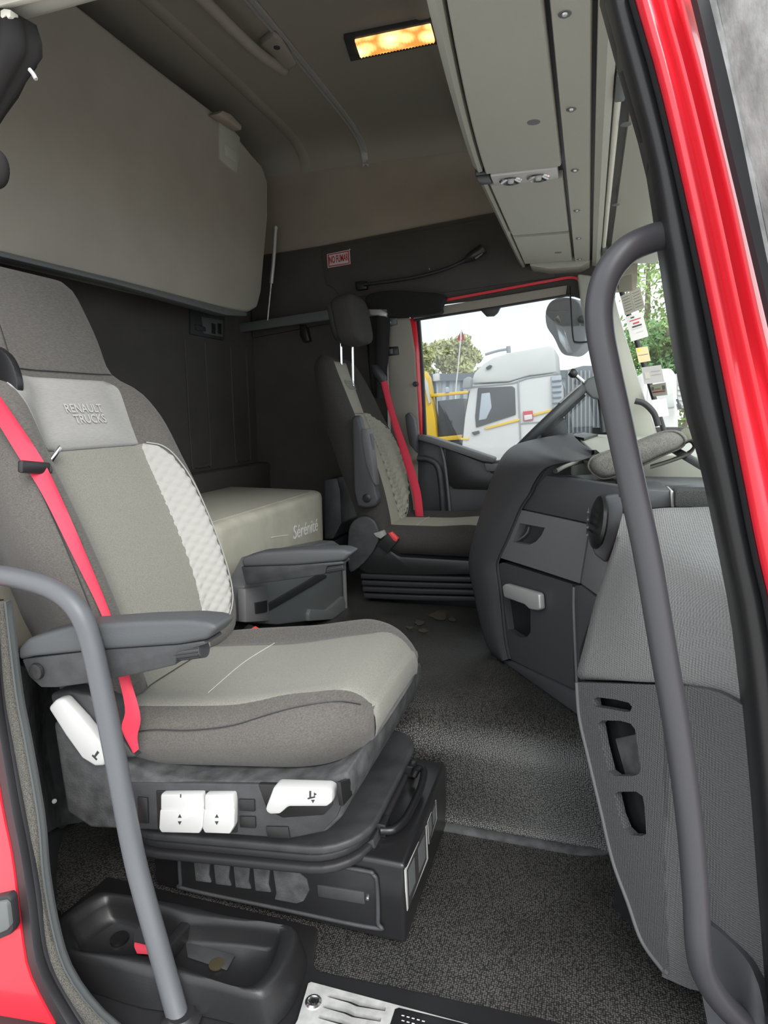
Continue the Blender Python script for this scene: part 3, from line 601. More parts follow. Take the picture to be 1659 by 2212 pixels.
# slide lever on the box top
hl = tag(tube('slide_lever', [U(x, y, ('z', z)) for x, y, z in [(893, 1676, .225), (903, 1660, .245), (916, 1666, .245), (908, 1704, .232), (890, 1744, .226), (874, 1772, .224), (850, 1792, .224), (822, 1794, .224)]], .010, 'paint_black', n=10), 'black bent slide lever on top of the near seat box', 'lever')
rg = thing('seat_rails', 'black runner fittings between near seat and its box', 'seat rail')
box('rail', (-.95, .24, .205), (-.42, .28, .24), 'paint_black', rg); box('rail', (-.95, .5, .205), (-.42, .54, .24), 'paint_black', rg)
ppoly('bracket', [(780, 1828), (806, 1812), (812, 1840), (786, 1850)], .2, (0, .05, 0), 'plastic_dark', rg)
# ---------------------------------------------------------------- far (driver's) seat
ds = thing('driver_seat', 'dark grey seat with separate headrest beside the far window', 'seat')
D = Back(-.865, .6, 1.95, .35, .93, [(0, .24), (.12, .262), (.4, .265), (.65, .25), (.78, .23), (.87, .195), (.93, .16)], [(0, .13), (.4, .14), (.93, .10)], [(0, .02), (.12, .05), (.4, .065), (.7, .045), (.93, .01)])
db = D.body(ds, 'fabric_far'); bvD = bvh_of(db)
D.patch('back_pad', [(.62, -.185), (.8, -.165), (.88, -.13)], [(.62, .06), (.88, .05)], (.62, .88), 'fabric_far_mid', db, off=.005, puff=.003)
D.patch('centre_panel', [(.03, -.17), (.3, -.19), (.62, -.185)], [(.03, .045), (.62, .06)], (.03, .618), 'fabric_far_mid', db, off=.004)
q2 = D.patch('quilted_strip', [(.04, .04), (.62, .055)], [(.04, .09), (.12, .17), (.3, .205), (.5, .195), (.6, .14), (.62, .095)], (.04, .62), 'fabric_far_mid', db, off=.004, nu=18, nv=80, quilt=(.042, .013))
seam('stitching', [D.P(a + .004, b, .003) for b, a in [(.04, .09), (.12, .17), (.3, .205), (.5, .195), (.6, .14), (.62, .095)]], db)
t = text('lettering', 'RENAULT\nTRUCKS', .03, frame(D.P(-.02, .76, .0125), (0, 1, 0), D.Vd), 'fabric_pad', db)
dc = Cush(-.98, -.34, 1.95, .53, .535, .13, .262, .025); dcs = dc.body(ds, 'fabric_far')
dc.patch('centre_panel', [(0, -.14), (.4, -.15), (1, -.16)], [(0, .10), (.4, .13), (1, .15)], (.05, 1), 'fabric_far_mid', dcs)
seam('stitching', [dc.P(-.15, .36, .004), dc.P(0, .35, .004), dc.P(.12, .36, .004)], dcs)
# headrest on two chrome posts
HM = Matrix.Translation((-1.10, 1.955, 1.625)) @ Matrix.Rotation(-.2, 4, 'Y')
def sup(name, c, r, e, m, par, M=None, n=24, k=14):
    rings = []
    for i in range(k + 1):
        f = -math.pi / 2 + math.pi * i / k; cz = math.copysign(abs(math.sin(f)) ** e[1], math.sin(f)); cc = abs(math.cos(f)) ** e[1]; cc = max(cc, .02); ring = []
        for j in range(n):
            a = 2 * math.pi * j / n; p = V((r[0] * cc * math.copysign(abs(math.cos(a)) ** e[0], math.cos(a)), r[1] * cc * math.copysign(abs(math.sin(a)) ** e[0], math.sin(a)), r[2] * cz)); p = p + V(c); ring.append(M @ p if M else p)
        rings.append(ring)
    return loft(name, rings, m, par, auto=80)
hr = sup('headrest', (0, 0, 0), (.062, .135, .115), (.45, .45), 'fabric_far', ds, HM)
sup('headrest_back', (-.055, 0, .005), (.03, .115, .1), (.5, .5), 'plastic_dark', hr, HM)
for x, y in ((736, 745), (761, 755)):
    p0 = U(x, y, 1.93 if x < 750 else 1.99); p1 = U(x + 1, y + 60, 1.93 if x < 750 else 1.99); tube('headrest_post', [p0 + V((0, 0, .06)), p1 - V((0, 0, .06))], .008, 'metal_chrome', ds, n=10, res=6)
ppoly('belt_guide', [(800, 786), (812, 787), (833, 812), (834, 832), (822, 832), (806, 808)], 2.1, (0, .02, 0), 'plastic_black', ds, bevel=.005)
bf = ribbon('seat_belt', [on(x, y, bvD, .012, 2.1) for x, y in [(823, 826), (838, 885), (868, 985), (890, 1060), (898, 1116)]], [on(x, y, bvD, .012, 2.1) for x, y in [(836, 822), (853, 890), (886, 985), (908, 1060), (915, 1116)]], 'belt', ds, (.6, -.7, .2)); bf['label'] = 'red seat belt'
ppoly('belt_tongue', [(886, 1110), (918, 1110), (917, 1120), (888, 1122)], 2.12, (0, .02, 0), 'metal_steel', bf, bevel=.003)
bu = ppoly('belt_buckle', [(812, 1178), (838, 1152), (860, 1168), (836, 1196)], 1.66, (0, .03, 0), 'plastic_black', ds, bevel=.004)
ppoly('buckle_button', [(838, 1152), (844, 1150), (859, 1164), (856, 1170), (850, 1168)], 1.655, (0, .03, 0), 'buckle_red', bu, bevel=.002)
ppoly('fabric_tab', [(806, 1152), (824, 1148), (830, 1158), (822, 1164), (812, 1160)], 1.665, (0, .06, 0), 'fabric_pad', ds, bevel=.003)
fa_ = ppoly('armrest', [(758, 905), (766, 896), (776, 900), (782, 930), (800, 938), (806, 1000), (812, 1060), (818, 1080), (812, 1094), (792, 1098), (772, 1094), (764, 1060)], 1.64, (0, .055, 0), 'plastic_slate', ds, bevel=.012, seg=3); fa_['label'] = 'folded-up dark armrest'
ppoly('arm_pad', [(780, 928), (792, 926), (797, 940), (804, 985), (812, 1050), (804, 1040), (790, 1000), (783, 960)], 1.632, (0, .06, 0), 'plastic_mid', fa_, bevel=.005)
lathe('pivot_cap', [(0, 0), (.02, 0), (.02, .006), (.012, .01), (0, .009)], U(793, 1076, 1.642), (0, -1, 0), 'plastic_black', fa_, n=16)
ppoly('armrest', [(874, 896), (884, 890), (894, 905), (898, 930), (900, 980), (884, 960), (878, 930)], 2.22, (0, .05, 0), 'plastic_slate', ds, bevel=.008)
ppoly('recliner_cover', [(752, 1150), (764, 1125), (785, 1115), (805, 1122), (816, 1142), (818, 1165), (800, 1200), (770, 1230), (752, 1230)], 1.67, (0, .06, 0), 'plastic_dark', ds, bevel=.012, seg=3, smooth_n=26)
ppoly('seat_shell', [(772, 1170), (830, 1180), (862, 1202), (1020, 1211), (1080, 1212), (1080, 1242), (900, 1244), (790, 1240), (768, 1225)], 1.69, (0, .5, 0), 'plastic_black', ds, bevel=.012)
for k in range(4):
    y = 1240 + k * 14
    ppoly('bellows_fold', [(778 + k * 2, y), (900, y + 4), (1080, y + 8), (1080, y + 20), (900, y + 16), (778 + k * 2, y + 11)], 1.685 + .006 * (k % 2), (0, .5, 0), 'rubber', ds, bevel=.007, seg=3)
box('seat_base', (-.95, 1.75, .30), (-.36, 2.15, .40), 'paint_black', ds)
# ================================================================== DASHBOARD
def hole_prism(name, outer, holes, vec, m, parent=None):
    bm = bmesh.new(); loops = []
    for lp in [outer] + holes:
        vs = [bm.verts.new(p) for p in lp]; loops.append(vs)
        for i in range(len(vs)): bm.edges.new((vs[i], vs[(i + 1) % len(vs)]))
    bmesh.ops.triangle_fill(bm, use_beauty=True, use_dissolve=False, edges=list(bm.edges))
    r = bmesh.ops.extrude_face_region(bm, geom=list(bm.faces))
    bmesh.ops.translate(bm, vec=V(vec), verts=[g for g in r['geom'] if isinstance(g, bmesh.types.BMVert)])
    bmesh.ops.recalc_face_normals(bm, faces=bm.faces)
    me = bpy.data.meshes.new(name); bm.to_mesh(me); bm.free()
    return link(name, me, m, parent)
CN = V((.792, .610, 0))
def CP(off=0): return ((.35, .27, 0), .2187 - .442 * off)
da = thing('dashboard', 'grey plastic dashboard with drawers running below the windscreen', 'dashboard')
body = ppoly('console_body', [(1180, 1030), (1340, 1056), (1340, 1150), (1291, 1289), (1250, 1545), (1098, 1436), (1078, 1212), (1120, 1100)], CP(-.022), CN * .25, 'plastic_black', da, bevel=.004)
ppoly('upper_fascia', [(1177, 1026), (1339, 1050), (1342, 1072), (1300, 1110), (1272, 1131), (1122, 1099), (1146, 1062)], CP(.002), CN * .03, 'plastic_slate', da, bevel=.006)
d1o = [U(x, y, CP(.006)) for x, y in [(1126, 1102), (1272, 1134), (1266, 1176), (1252, 1260), (1170, 1233), (1078, 1204), (1100, 1152)]]
d1h = [U(x, y, CP(.006)) for x, y in [(1123, 1130), (1177, 1140), (1170, 1156), (1158, 1170), (1144, 1177), (1124, 1175), (1107, 1171)]]
dw = hole_prism('drawer', d1o, [d1h], CN * .03, 'plastic_mid', da); dw['label'] = 'mid grey upper drawer with scooped grip'
ppoly('grip_scoop', [(1105, 1124), (1182, 1134), (1175, 1182), (1104, 1176)], CP(-.022), CN * .004, 'plastic_slate', dw, bevel=0)
tube('scoop_edge', [U(x, y, CP(-.01)) for x, y in [(1108, 1170), (1124, 1164), (1138, 1152), (1143, 1138)]], .003, 'plastic_mid', dw, n=6)
ppoly('corner_panel', [(1274, 1136), (1300, 1165), (1312, 1217), (1292, 1288), (1254, 1261), (1268, 1178)], CP(.004), CN * .03, 'plastic_mid', da, bevel=.004)
d2o = [U(x, y, CP(.004)) for x, y in [(1074, 1220), (1086, 1215), (1160, 1238), (1236, 1262), (1238, 1380), (1240, 1488), (1170, 1456), (1100, 1423), (1084, 1320)]]
d2h = [U(x, y, CP(.004)) for x, y in [(1087, 1286), (1146, 1308), (1146, 1366), (1138, 1376), (1124, 1377), (1110, 1370), (1097, 1360)]]
dw2 = hole_prism('drawer', d2o, [d2h], CN * .03, 'plastic_slate', da); dw2['label'] = 'dark lower locker door with silver handle'
ppoly('grip_scoop', [(1082, 1280), (1150, 1305), (1150, 1385), (1090, 1372)], CP(-.024), CN * .004, 'plastic_mid', dw2, bevel=0)
hd_ = ppoly('handle', [(1084, 1266), (1091, 1261), (1160, 1281), (1164, 1286), (1166, 1316), (1160, 1319), (1142, 1316), (1132, 1306), (1088, 1290)], CP(.03), CN * .022, 'metal_alu', dw2, bevel=.006, seg=3); hd_['label'] = 'silver handle'
ppoly('corner_panel', [(1241, 1264), (1255, 1264), (1290, 1292), (1270, 1350), (1251, 1407), (1246, 1490), (1242, 1488)], CP(.004), CN * .03, 'plastic_slate', da, bevel=.005)
tube('panel_rib', [U(x, y, CP(.006)) for x, y in [(1240, 1268), (1240, 1320), (1243, 1400), (1247, 1490)]], .005, 'plastic_mid', da, n=8)
ppoly('skirting', [(1072, 1418), (1100, 1428), (1240, 1492), (1252, 1500), (1254, 1550), (1200, 1512), (1130, 1462), (1098, 1440)], CP(.012), CN * .03, 'plastic_slate', da, bevel=.006)
lathe('screw_cap', [(0, 0), (.006, 0), (.006, .003), (0, .004)], U(1093, 1407, CP(.008)), -CN, 'plastic_black', da, n=8)
# sweeping arch that ends the driver's side
outer = [(1235, 935, 1.95), (1190, 942, 1.75), (1141, 952, 1.52), (1107, 964, 1.46), (1082, 990, 1.42), (1061, 1036, 1.4), (1044, 1087, 1.38), (1023, 1158, 1.36), (1013, 1205, 1.35), (1015, 1234, 1.34), (1027, 1289, 1.30), (1040, 1348, 1.26), (1055, 1394, 1.22), (1074, 1419, 1.2), (1097, 1430, 1.15)]
inner = [(1281, 972), (1277, 984), (1246, 994), (1209, 1000), (1179, 1011), (1158, 1036), (1141, 1070), (1122, 1099), (1099, 1154), (1076, 1205), (1072, 1226), (1079, 1280), (1085, 1340), (1091, 1390), (1099, 1424)]
rows = []
for (ox, oy, oY), (ix, iy) in zip(outer, inner):
    O, I = U(ox, oy, oY), U(ix, iy, CP(.012)); I2 = U(ix, iy, CP(-.05))
    if ix > 1270: I = U(ix, iy, 1.04); I2 = I + V((.02, .03, -.02))
    b = CN * -.022; rows.append([O + V((.06, .12, 0)), O, O.lerp(I, .35) + b, O.lerp(I, .75) + b * 1.1, I + b * .5, I, I2])
rows = [cr(r, 19) for r in rows]; cols = [cr([r[j] for r in rows], 50) for j in range(19)]
grid('dash_arch', [[c[i] for c in cols] for i in range(50)], 'plastic_slate', da, thick=CN * .012, auto=80)
# tops
T1 = U(1236, 938, ('z', 1.07)); T2 = U(1280, 974, ('z', 1.055))
prism('driver_top', [T1, T2, V((.44, 1.06, 1.045)), V((.52, 1.5, 1.045)), V((.40, 2.24, 1.06)), V((-.06, 2.24, 1.075))], (0, 0, -.2), 'plastic_shell', da, bevel=.015, seg=3)
tr_ = prism('slot_shade', [U(x, y, ('z', 1.078)) for x, y in [(1232, 940), (1262, 934), (1292, 938), (1262, 946)]], (0, 0, -.01), 'plastic_black', da, bevel=.001)  # black plate imitates the darkness inside a small hole
prism('shelf_top', [U(1177, 1026, ('z', .985)), U(1339, 1050, ('z', .985)), U(1451, 1060, ('z', .985)), U(1565, 1062, ('z', .985)), V((.46, .7, .985)), V((.5, 1.1, .985)), V((-.05, 1.1, .985))], (0, 0, -.05), 'plastic_slate', da, bevel=.004)
tube('shelf_rim', [U(x, y, ('z', .99)) for x, y in [(1200, 1018), (1225, 1006), (1262, 996), (1330, 985), (1400, 980)]], .008, 'plastic_shell_edge', da, n=8)
prism('shelf_front', [U(x, y, ((0, 1, 0), .70)) for x, y in [(1338, 1052), (1449, 1059), (1451, 1096), (1400, 1100), (1340, 1115)]], (0, .2, 0), 'plastic_slate', da, bevel=.006)
ppoly('silver_edge', [(1448, 1059), (1455, 1061), (1457, 1096), (1450, 1096)], .695, (0, .1, 0), 'metal_alu', da, bevel=.002)
ppoly('foam_block', [(1458, 1063), (1466, 1060), (1566, 1060), (1572, 1098), (1458, 1096)], .67, (0, .08, 0), 'foam', da, bevel=.008)
# round air vent and its pod
vp = ppoly('vent_pod', [(1306, 1070), (1352, 1062), (1364, 1070), (1362, 1110), (1338, 1140), (1324, 1180), (1308, 1218), (1284, 1200), (1272, 1172), (1282, 1110)], .70, (.03, .1, 0), 'plastic_slate', da, bevel=.014, seg=3)
vc = U(1291, 1128, .70); ax = V((-.97, -.2, .12))
vo = lathe('air_vent', [(.001, .012), (.03, .013), (.05, .011), (.062, .008), (.07, .004), (.072, -.004), (.066, -.01), (.0, -.014)], vc, ax, 'paint_black', vp, n=28)
for k in range(4): tube('vent_vane', [vc + ax * .026 + V((0, -.04, -.03 + k * .02)), vc + ax * .026 + V((0, .04, -.03 + k * .02))], .003, 'plastic_slate', vo, n=6, res=2)
# passenger dash pad
pgrid('dash_pad', [[(1345, 1110, .63), (1421, 1098, .62), (1490, 1096, .62), (1562, 1094, .6), (1640, 1094, .55)],
                   [(1328, 1172, .55), (1400, 1160, .50), (1500, 1163, .46), (1576, 1180, .42), (1650, 1190, .4)],
                   [(1306, 1238, .5), (1385, 1218, .39), (1490, 1222, .31), (1588, 1248, .25), (1660, 1270, .22)],
                   [(1284, 1304, .48), (1370, 1290, .33), (1480, 1296, .24), (1600, 1330, .16), (1670, 1350, .14)],
                   [(1262, 1392, .47), (1370, 1400, .31), (1480, 1400, .21), (1616, 1440, .12), (1680, 1460, .1)],
                   [(1247, 1452, .47), (1372, 1466, .31), (1490, 1474, .2), (1636, 1534, .11), (1690, 1560, .09)],
                   [(1254, 1468, .49), (1374, 1472, .33), (1492, 1480, .22), (1638, 1540, .13), (1692, 1566, .11)]], 'plastic_dash', da, nu=24, nv=36, thick=(.02, .04, -.01), auto=80)
# kick panel: flat holed part by the tunnel, curved part towards the door
k1, k2 = U(1248, 1470, .475), U(1432, 1477, .25); dn = (k2 - k1); KN = V((dn.y, -dn.x, 0)).normalized()
if KN.y > 0: KN = -KN
KPp = (tuple(KN), KN.dot(k1))
kout = [U(x, y, KPp) for x, y in [(1247, 1474), (1432, 1480), (1434, 1700), (1436, 1900), (1440, 2098), (1428, 2090), (1386, 2031), (1357, 1950), (1324, 1859), (1298, 1749), (1272, 1639), (1252, 1550)]]
kh = [[U(x, y, KPp) for x, y in h] for h in ([(1281, 1512), (1290, 1506), (1330, 1511), (1358, 1518), (1365, 1526), (1362, 1537), (1352, 1538), (1284, 1526)],
      [(1292, 1564), (1300, 1556), (1340, 1557), (1362, 1563), (1372, 1576), (1384, 1660), (1380, 1672), (1366, 1677), (1328, 1676), (1314, 1666), (1300, 1610)],
      [(1326, 1716), (1336, 1710), (1374, 1710), (1388, 1720), (1392, 1740), (1396, 1802), (1386, 1806), (1362, 1804), (1348, 1790), (1336, 1760)])]
kp = hole_prism('kick_panel', kout, kh, -KN * .02, 'plastic_kick', da); kp['label'] = 'textured kick panel with three cut-outs'
prism('panel_back', [p - KN * .035 + V((-.0, .0, 0)) for p in kout], -KN * .01, 'paint_black', kp, bevel=0)
prism('hidden_bracket', [U(x, y, KPp) - KN * .028 for x, y in [(1305, 1600), (1375, 1585), (1392, 1680), (1330, 1690)]], -KN * .01, 'plastic_dusty', kp, bevel=.004)
tube('panel_edge', [U(x, y, KPp) for x, y in [(1246, 1474), (1252, 1550), (1272, 1639), (1298, 1749), (1324, 1859), (1357, 1950), (1386, 2031), (1428, 2090), (1440, 2099)]], .005, 'plastic_mid', kp, n=8)
rws = []
for y, r in ((1480, (1495, 1484, 1560, 1499, 1640, 1545, 1700, 1575)), (1600, (1500, 1605, 1570, 1610, 1650, 1640, 1705, 1660)), (1750, (1502, 1752, 1572, 1760, 1655, 1780, 1710, 1790)), (1900, (1502, 1900, 1572, 1900, 1660, 1910, 1712, 1915)), (2040, (1502, 2035, 1570, 2030, 1655, 2030, 1712, 2030)), (2110, (1505, 2140, 1570, 2130, 1650, 2130, 1712, 2130))):
    l = U(1430, y, KPp); rws.append([l, U(r[0], r[1], .185), U(r[2], r[3], .135), U(r[4], r[5], .1), U(r[6], r[7], .09)])
rws = [cr(r, 16) for r in rws]; cols = [cr([r[j] for r in rws], 24) for j in range(16)]
grid('side_cover', [[c[i] for c in cols] for i in range(24)], 'plastic_kick', da, thick=(.02, .03, 0), auto=80)
pgrid('lower_corner', [[(1500, 1990, .16), (1545, 2005, .14), (1612, 2072, .1), (1640, 2130, .08)], [(1510, 2110, .14), (1560, 2130, .12), (1620, 2150, .08), (1650, 2180, .07)], [(1530, 2220, .1), (1570, 2240, .08), (1630, 2260, .06), (1660, 2270, .06)]], 'plastic_slate', da, nu=12, nv=10, thick=(.02, .03, 0))
# hidden bulk under the dash so no daylight leaks through
prism('bulkhead', [V(p) for p in [(.10, .42, 0), (.36, .12, 0), (.5, .2, 0), (.56, 1.2, 0), (.5, 2.36, 0), (-.02, 2.36, 0), (-.12, 1.35, 0), (.16, .9, 0)]], (0, 0, .72), 'plastic_black', da, bevel=0)
# ---------------------------------------------------------------- things on the dash
pil = thing('travel_pillow', 'grey padded pillow with a strap lying on the dashboard', 'pillow')
pp_ = [U(x, y, .93) for x, y in [(1278, 1012), (1284, 990), (1320, 974), (1380, 954), (1440, 932), (1472, 932), (1490, 948), (1482, 966), (1440, 984), (1390, 1008), (1340, 1028), (1304, 1034)]]
pp_ = cr(pp_, 36, True); cen = sum(pp_, V()) / len(pp_)
rings = []
for f, k in ((-.085, .72), (-.075, .86), (-.05, .97), (0, 1.0), (.05, .97), (.075, .86), (.085, .72)): rings.append([cen + (p - cen) * k + V((.2 * f, f + .05, 0)) for p in pp_])
pb = loft('pad', rings, 'pillow', pil, auto=80)
tube('piping', [cen + (p - cen) * .98 + V((-.01, -.005, 0)) for p in pp_], .003, 'pillow', pb, n=6, closed=True, res=50)
ribbon('strap', [U(x, y, .90) for x, y in [(1405, 1010), (1450, 996), (1490, 980), (1503, 962), (1494, 949), (1478, 954)]], [U(x, y, 1.0) for x, y in [(1405, 1004), (1450, 990), (1486, 974), (1496, 962), (1490, 953), (1478, 958)]], 'pillow', pil, (0, -.6, .8), t=.006)
prism('strap_end', [U(x, y, ('z', .992)) for x, y in [(1408, 1018), (1496, 1016), (1503, 1002), (1430, 1000)]], (0, 0, .008), 'pillow', pil, bevel=.003)
sw = thing('steering_wheel', 'dark steering wheel seen edge-on beyond the dashboard', 'steering wheel')
wc = V((-.185, 1.95, 1.125)); wx = V((.707, 0, .707)); wn_ = V((-.707, 0, .707))
tube('rim', [wc + wx * .22 * math.cos(a) + V((0, .22 * math.sin(a), 0)) for a in [2 * math.pi * k / 24 for k in range(24)]], .021, 'plastic_slate', sw, n=12, closed=True, res=60)
tube('rim_trim', [wc + wn_ * .012 + wx * .222 * math.cos(a) + V((0, .222 * math.sin(a), 0)) for a in [math.radians(-60 + 10 * k) for k in range(13)]], .012, 'metal_alu', sw, n=8)
lathe('hub', [(0, -.06), (.05, -.06), (.08, -.01), (.075, .01), (.06, .02), (0, .022)], wc - wn_ * .03, wn_, 'plastic_dark', sw, n=20)
for a in (0, 130, 230): q = math.radians(a); tube('spoke', [wc - wn_ * .02 + (wx * math.cos(q) + V((0, math.sin(q), 0))) * r for r in (.06, .14, .21)], .012, 'plastic_dark', sw, n=8)
tube('column', [wc - wn_ * .05, wc - wn_ * .15 + V((.02, 0, 0)), V((.0, 1.95, .98))], .035, 'plastic_black', sw, n=12)
ig = thing('instrument_pod', 'grey pod with black knob on a chrome stem above the steering wheel', 'gauge')
ppoly('pod', [(1256, 838), (1268, 818), (1300, 806), (1330, 812), (1336, 850), (1310, 866), (1278, 860)], 1.9, (0, .14, 0), 'plastic_grey', ig, bevel=.01, seg=3)
kb = lathe('knob', [(0, .035), (.016, .034), (.02, .02), (.016, .008), (.01, 0), (0, 0)], U(1246, 812, 1.9), V((-.75, 0, .5)), 'plastic_black', ig, n=16)
tube('stem', [U(1244, 811, 1.9), U(1264, 828, 1.92)], .009, 'metal_chrome', ig, n=10, res=3)
for x in (1296, 1312): tube('post', [U(x, 858, 1.98), U(x + 8, 934, 1.98)], .012, 'plastic_dark', ig, n=8, res=3)
wp = tag(tube('cable_arm', [U(x, y, 1.7) + V((.0, 0, 0)) for x, y in [(1372, 866), (1392, 872), (1412, 892), (1422, 920)]], .012, 'rubber', n=8), 'black curved cable arm rising behind the dashboard at the windscreen', 'arm')
lip = tag(tube('dash_rail', [U(x, y, Y) for x, y, Y in [(1440, 962, 1.1), (1480, 985, .95), (1520, 1008, .8), (1560, 1030, .7)]], .012, 'plastic_mid', n=8), 'grey rail along the dashboard below the windscreen', 'rail')
# ---------------------------------------------------------------- grab handles
g1 = tag(tube('grab_handle', [U(x, y, Y) for x, y, Y in [(1440, 508, .06), (1405, 516, .05), (1352, 542, .03), (1312, 592, .02), (1295, 655, .02), (1297, 720, .02), (1312, 800, .02), (1335, 905, .02), (1366, 1050, .02), (1398, 1200, .02), (1432, 1400, .02), (1466, 1600, .02), (1490, 1780, .02), (1503, 1940, .02), (1508, 2040, .02), (1520, 2100, .03), (1556, 2160, .05), (1620, 2225, .08)]], .0215, 'metal_bar_dark', n=20, res=110), 'long dark grab handle on the red windscreen post', 'grab handle')
g2 = thing('grab_handle', 'grey bent grab handle rising from the sill in front of the near seat', 'grab handle')
tube('bar', [U(x, y, Y) for x, y, Y in [(-120, 1228, -.02), (-30, 1238, -.03), (50, 1252, -.04), (120, 1276, -.045), (168, 1318, -.05), (196, 1385, -.05), (222, 1500, -.055), (250, 1640, -.065), (290, 1850, -.085), (338, 2030, -.11), (366, 2130, -.125), (392, 2225, -.145)]], .0215, 'metal_bar', g2, n=20, res=90)
lathe('foot', [(.0, 0), (.038, 0), (.04, .006), (.03, .014), (.026, .02), (0, .02)], U(392, 2205, ('z', .004)), (0, 0, 1), 'plastic_black', g2, n=18)
# ---------------------------------------------------------------- overhead console
oc = thing('overhead_console', 'pale grey overhead locker unit above the windscreen', 'console')
bow = lambda y: .075 * max(0, 1 - y / 1.1) ** 1.6
def csec(name, sec, ys, m, par, bw=True):
    return loft(name, [[V((x + (bow(y) if bw and x < -.2 else 0), y, z)) for x, z in sec] for y in ys], m, par, auto=35)
ys = [.03 + i * .115 for i in range(21)]
csec('core', [(-.31, 2.4), (-.325, 2.0), (-.30, 1.9), (.3, 1.9), (.3, 2.4)], ys, 'plastic_black', oc)
csec('rear_roll', [(-.30, 2.42), (-.352, 2.2), (-.372, 2.02), (-.366, 1.95), (-.352, 1.905), (-.336, 1.886), (-.325, 1.888), (-.322, 1.91), (-.33, 2.0), (-.29, 2.4)], [y for y in ys if y < .95] + [.95], 'plastic_shell', oc)
csec('rear_roll', [(-.30, 2.42), (-.352, 2.2), (-.372, 2.02), (-.366, 1.95), (-.352, 1.905), (-.336, 1.888), (-.325, 1.89), (-.322, 1.91), (-.33, 2.0), (-.29, 2.4)], [1.05] + [y for y in ys if y > 1.08], 'plastic_shell', oc)
def flap(name, y0, y1, z=1.884, n=8):
    yy = [y0 + (y1 - y0) * i / n for i in range(n + 1)]
    return csec(name, [(-.316, z), (-.312, z - .006), (-.102, z - .008), (-.098, z - .002), (-.098, z + .02), (-.316, z + .022)], yy, 'plastic_shell', oc)
f1 = flap('locker_flap', .03, .945); f2 = flap('locker_flap', 1.05, 1.66); f3 = flap('locker_flap', 1.70, 2.2)
for f, p in ((f1, (1153, 263)), (f3, (1206, 545))):
    lathe('dimple_shade', [(0, 0), (.017, 0), (.015, .002), (0, .002)], U(*p, ('z', 1.8775)), (0, 0, -1), 'plastic_grey', f, n=16)  # flat darker disc stands in for the shade inside a thumb dimple
csec('end_cap', [(-.31, 1.95), (-.29, 1.872), (-.2, 1.852), (-.06, 1.852), (-.02, 1.87), (-.02, 1.95)], [2.22, 2.36], 'plastic_shell', oc)
csec('screw_strip', [(-.088, 1.886), (-.085, 1.874), (-.022, 1.874), (-.018, 1.886), (-.02, 1.91), (-.088, 1.91)], ys, 'plastic_shell', oc)
for p in [(1220, 30), (1234, 236), (1242, 368), (1246, 455), (1250, 515), (1252, 560)]:
    s_ = lathe('screw', [(.0, 0), (.012, 0), (.011, .0015), (.007, .002), (.006, .0045), (0, .005)], U(p[0], p[1], ('z', 1.874)), (0, 0, -1), 'plastic_grey', oc, n=12)
    lathe('screw_head', [(0, 0), (.005, 0), (.004, .003), (0, .003)], U(p[0], p[1], ('z', 1.869)), (0, 0, -1), 'metal_steel', s_, n=8)
csec('front_cove', [(-.010, 1.89), (-.008, 1.872), (.01, 1.868), (.026, 1.875), (.03, 1.9), (-.01, 1.92)], ys, 'plastic_shell', oc)
bt_ = tube('blind_tube', [V((.038, .3, 1.884)), V((.038, 1.2, 1.884)), V((.038, 2.2, 1.884))], .008, 'plastic_ivory', oc, n=10)
for y in (.45, 2.0): box('blind_clip', (.03, y, 1.868), (.052, y + .12, 1.89), 'plastic_grey', bt_, bevel=.004)
csec('front_header', [(.066, 1.9), (.068, 1.884), (.15, 1.872), (.27, 1.862), (.285, 1.87), (.285, 1.92), (.066, 1.93)], ys, 'plastic_shell', oc, False)
for p in ((1352, 268), (1330, 442)): lathe('dimple_shade', [(0, 0), (.014, 0), (.012, .002), (0, .002)], U(p[0], p[1], ('z', 1.8745)), (0, 0, -1), 'plastic_grey', oc, n=14)  # shade of the header dimples, put in as darker discs
# two-reflector reading light set in the console
lm = box('reading_light', (-.30, .955, 1.872), (-.11, 1.04, 1.9), 'plastic_white', oc, bevel=.004); lm['label'] = 'clear two-reflector reading light'
for x in (-.245, -.165):
    q = lathe('reflector', [(.03, -.002), (.034, .004), (.03, .007), (.012, .0), (0, -.002)], (x, .998, 1.872), (0, 0, -1), 'metal_chrome', lm, n=18)
    lathe('bulb', [(0, .012), (.008, .01), (.01, 0), (0, 0)], (x, .998, 1.872), (0, 0, -1), 'plastic_white', q, n=10)
box('light_clip', (-.345, .955, 1.88), (-.305, 1.045, 1.91), 'paint_black', oc, bevel=.004)
# ================================================================== BUNKS, CEILING FITTINGS, SMALL THINGS
def xpl(name, px, x, d, m, par=None, bevel=.004, seg=2, sm=0): return ppoly(name, px, ('x', x), (d, 0, 0), m, par, bevel, seg, sm)
ub = tag(xpl('upper_bunk', [(-120, 520), (0, 549), (250, 610), (480, 668), (540, 674), (558, 664), (566, 632), (572, 560), (580, 470), (580, 395), (568, 358), (545, 332), (500, 276), (470, 246), (330, 138), (190, 26), (120, -30), (-120, -30)], -1.6, -.12, 'bunk_vinyl', None, .02, 4), 'big beige folded-up upper bunk panel against the rear wall', 'bunk')
xpl('bottom_rail', [(-120, 512), (0, 541), (250, 602), (480, 662), (535, 676), (533, 683), (490, 681), (250, 614), (0, 554), (-120, 526)], -1.59, -.06, 'plastic_grey', ub, .004)
lt_ = xpl('latch_plate', [(474, 258), (500, 276), (519, 297), (517, 340), (512, 374), (496, 362), (482, 350), (475, 340)], -1.594, -.012, 'plastic_shell', ub, .003)
xpl('latch_handle', [(486, 310), (512, 330), (511, 352), (488, 336)], -1.588, -.01, 'plastic_shell_edge', lt_, .003)
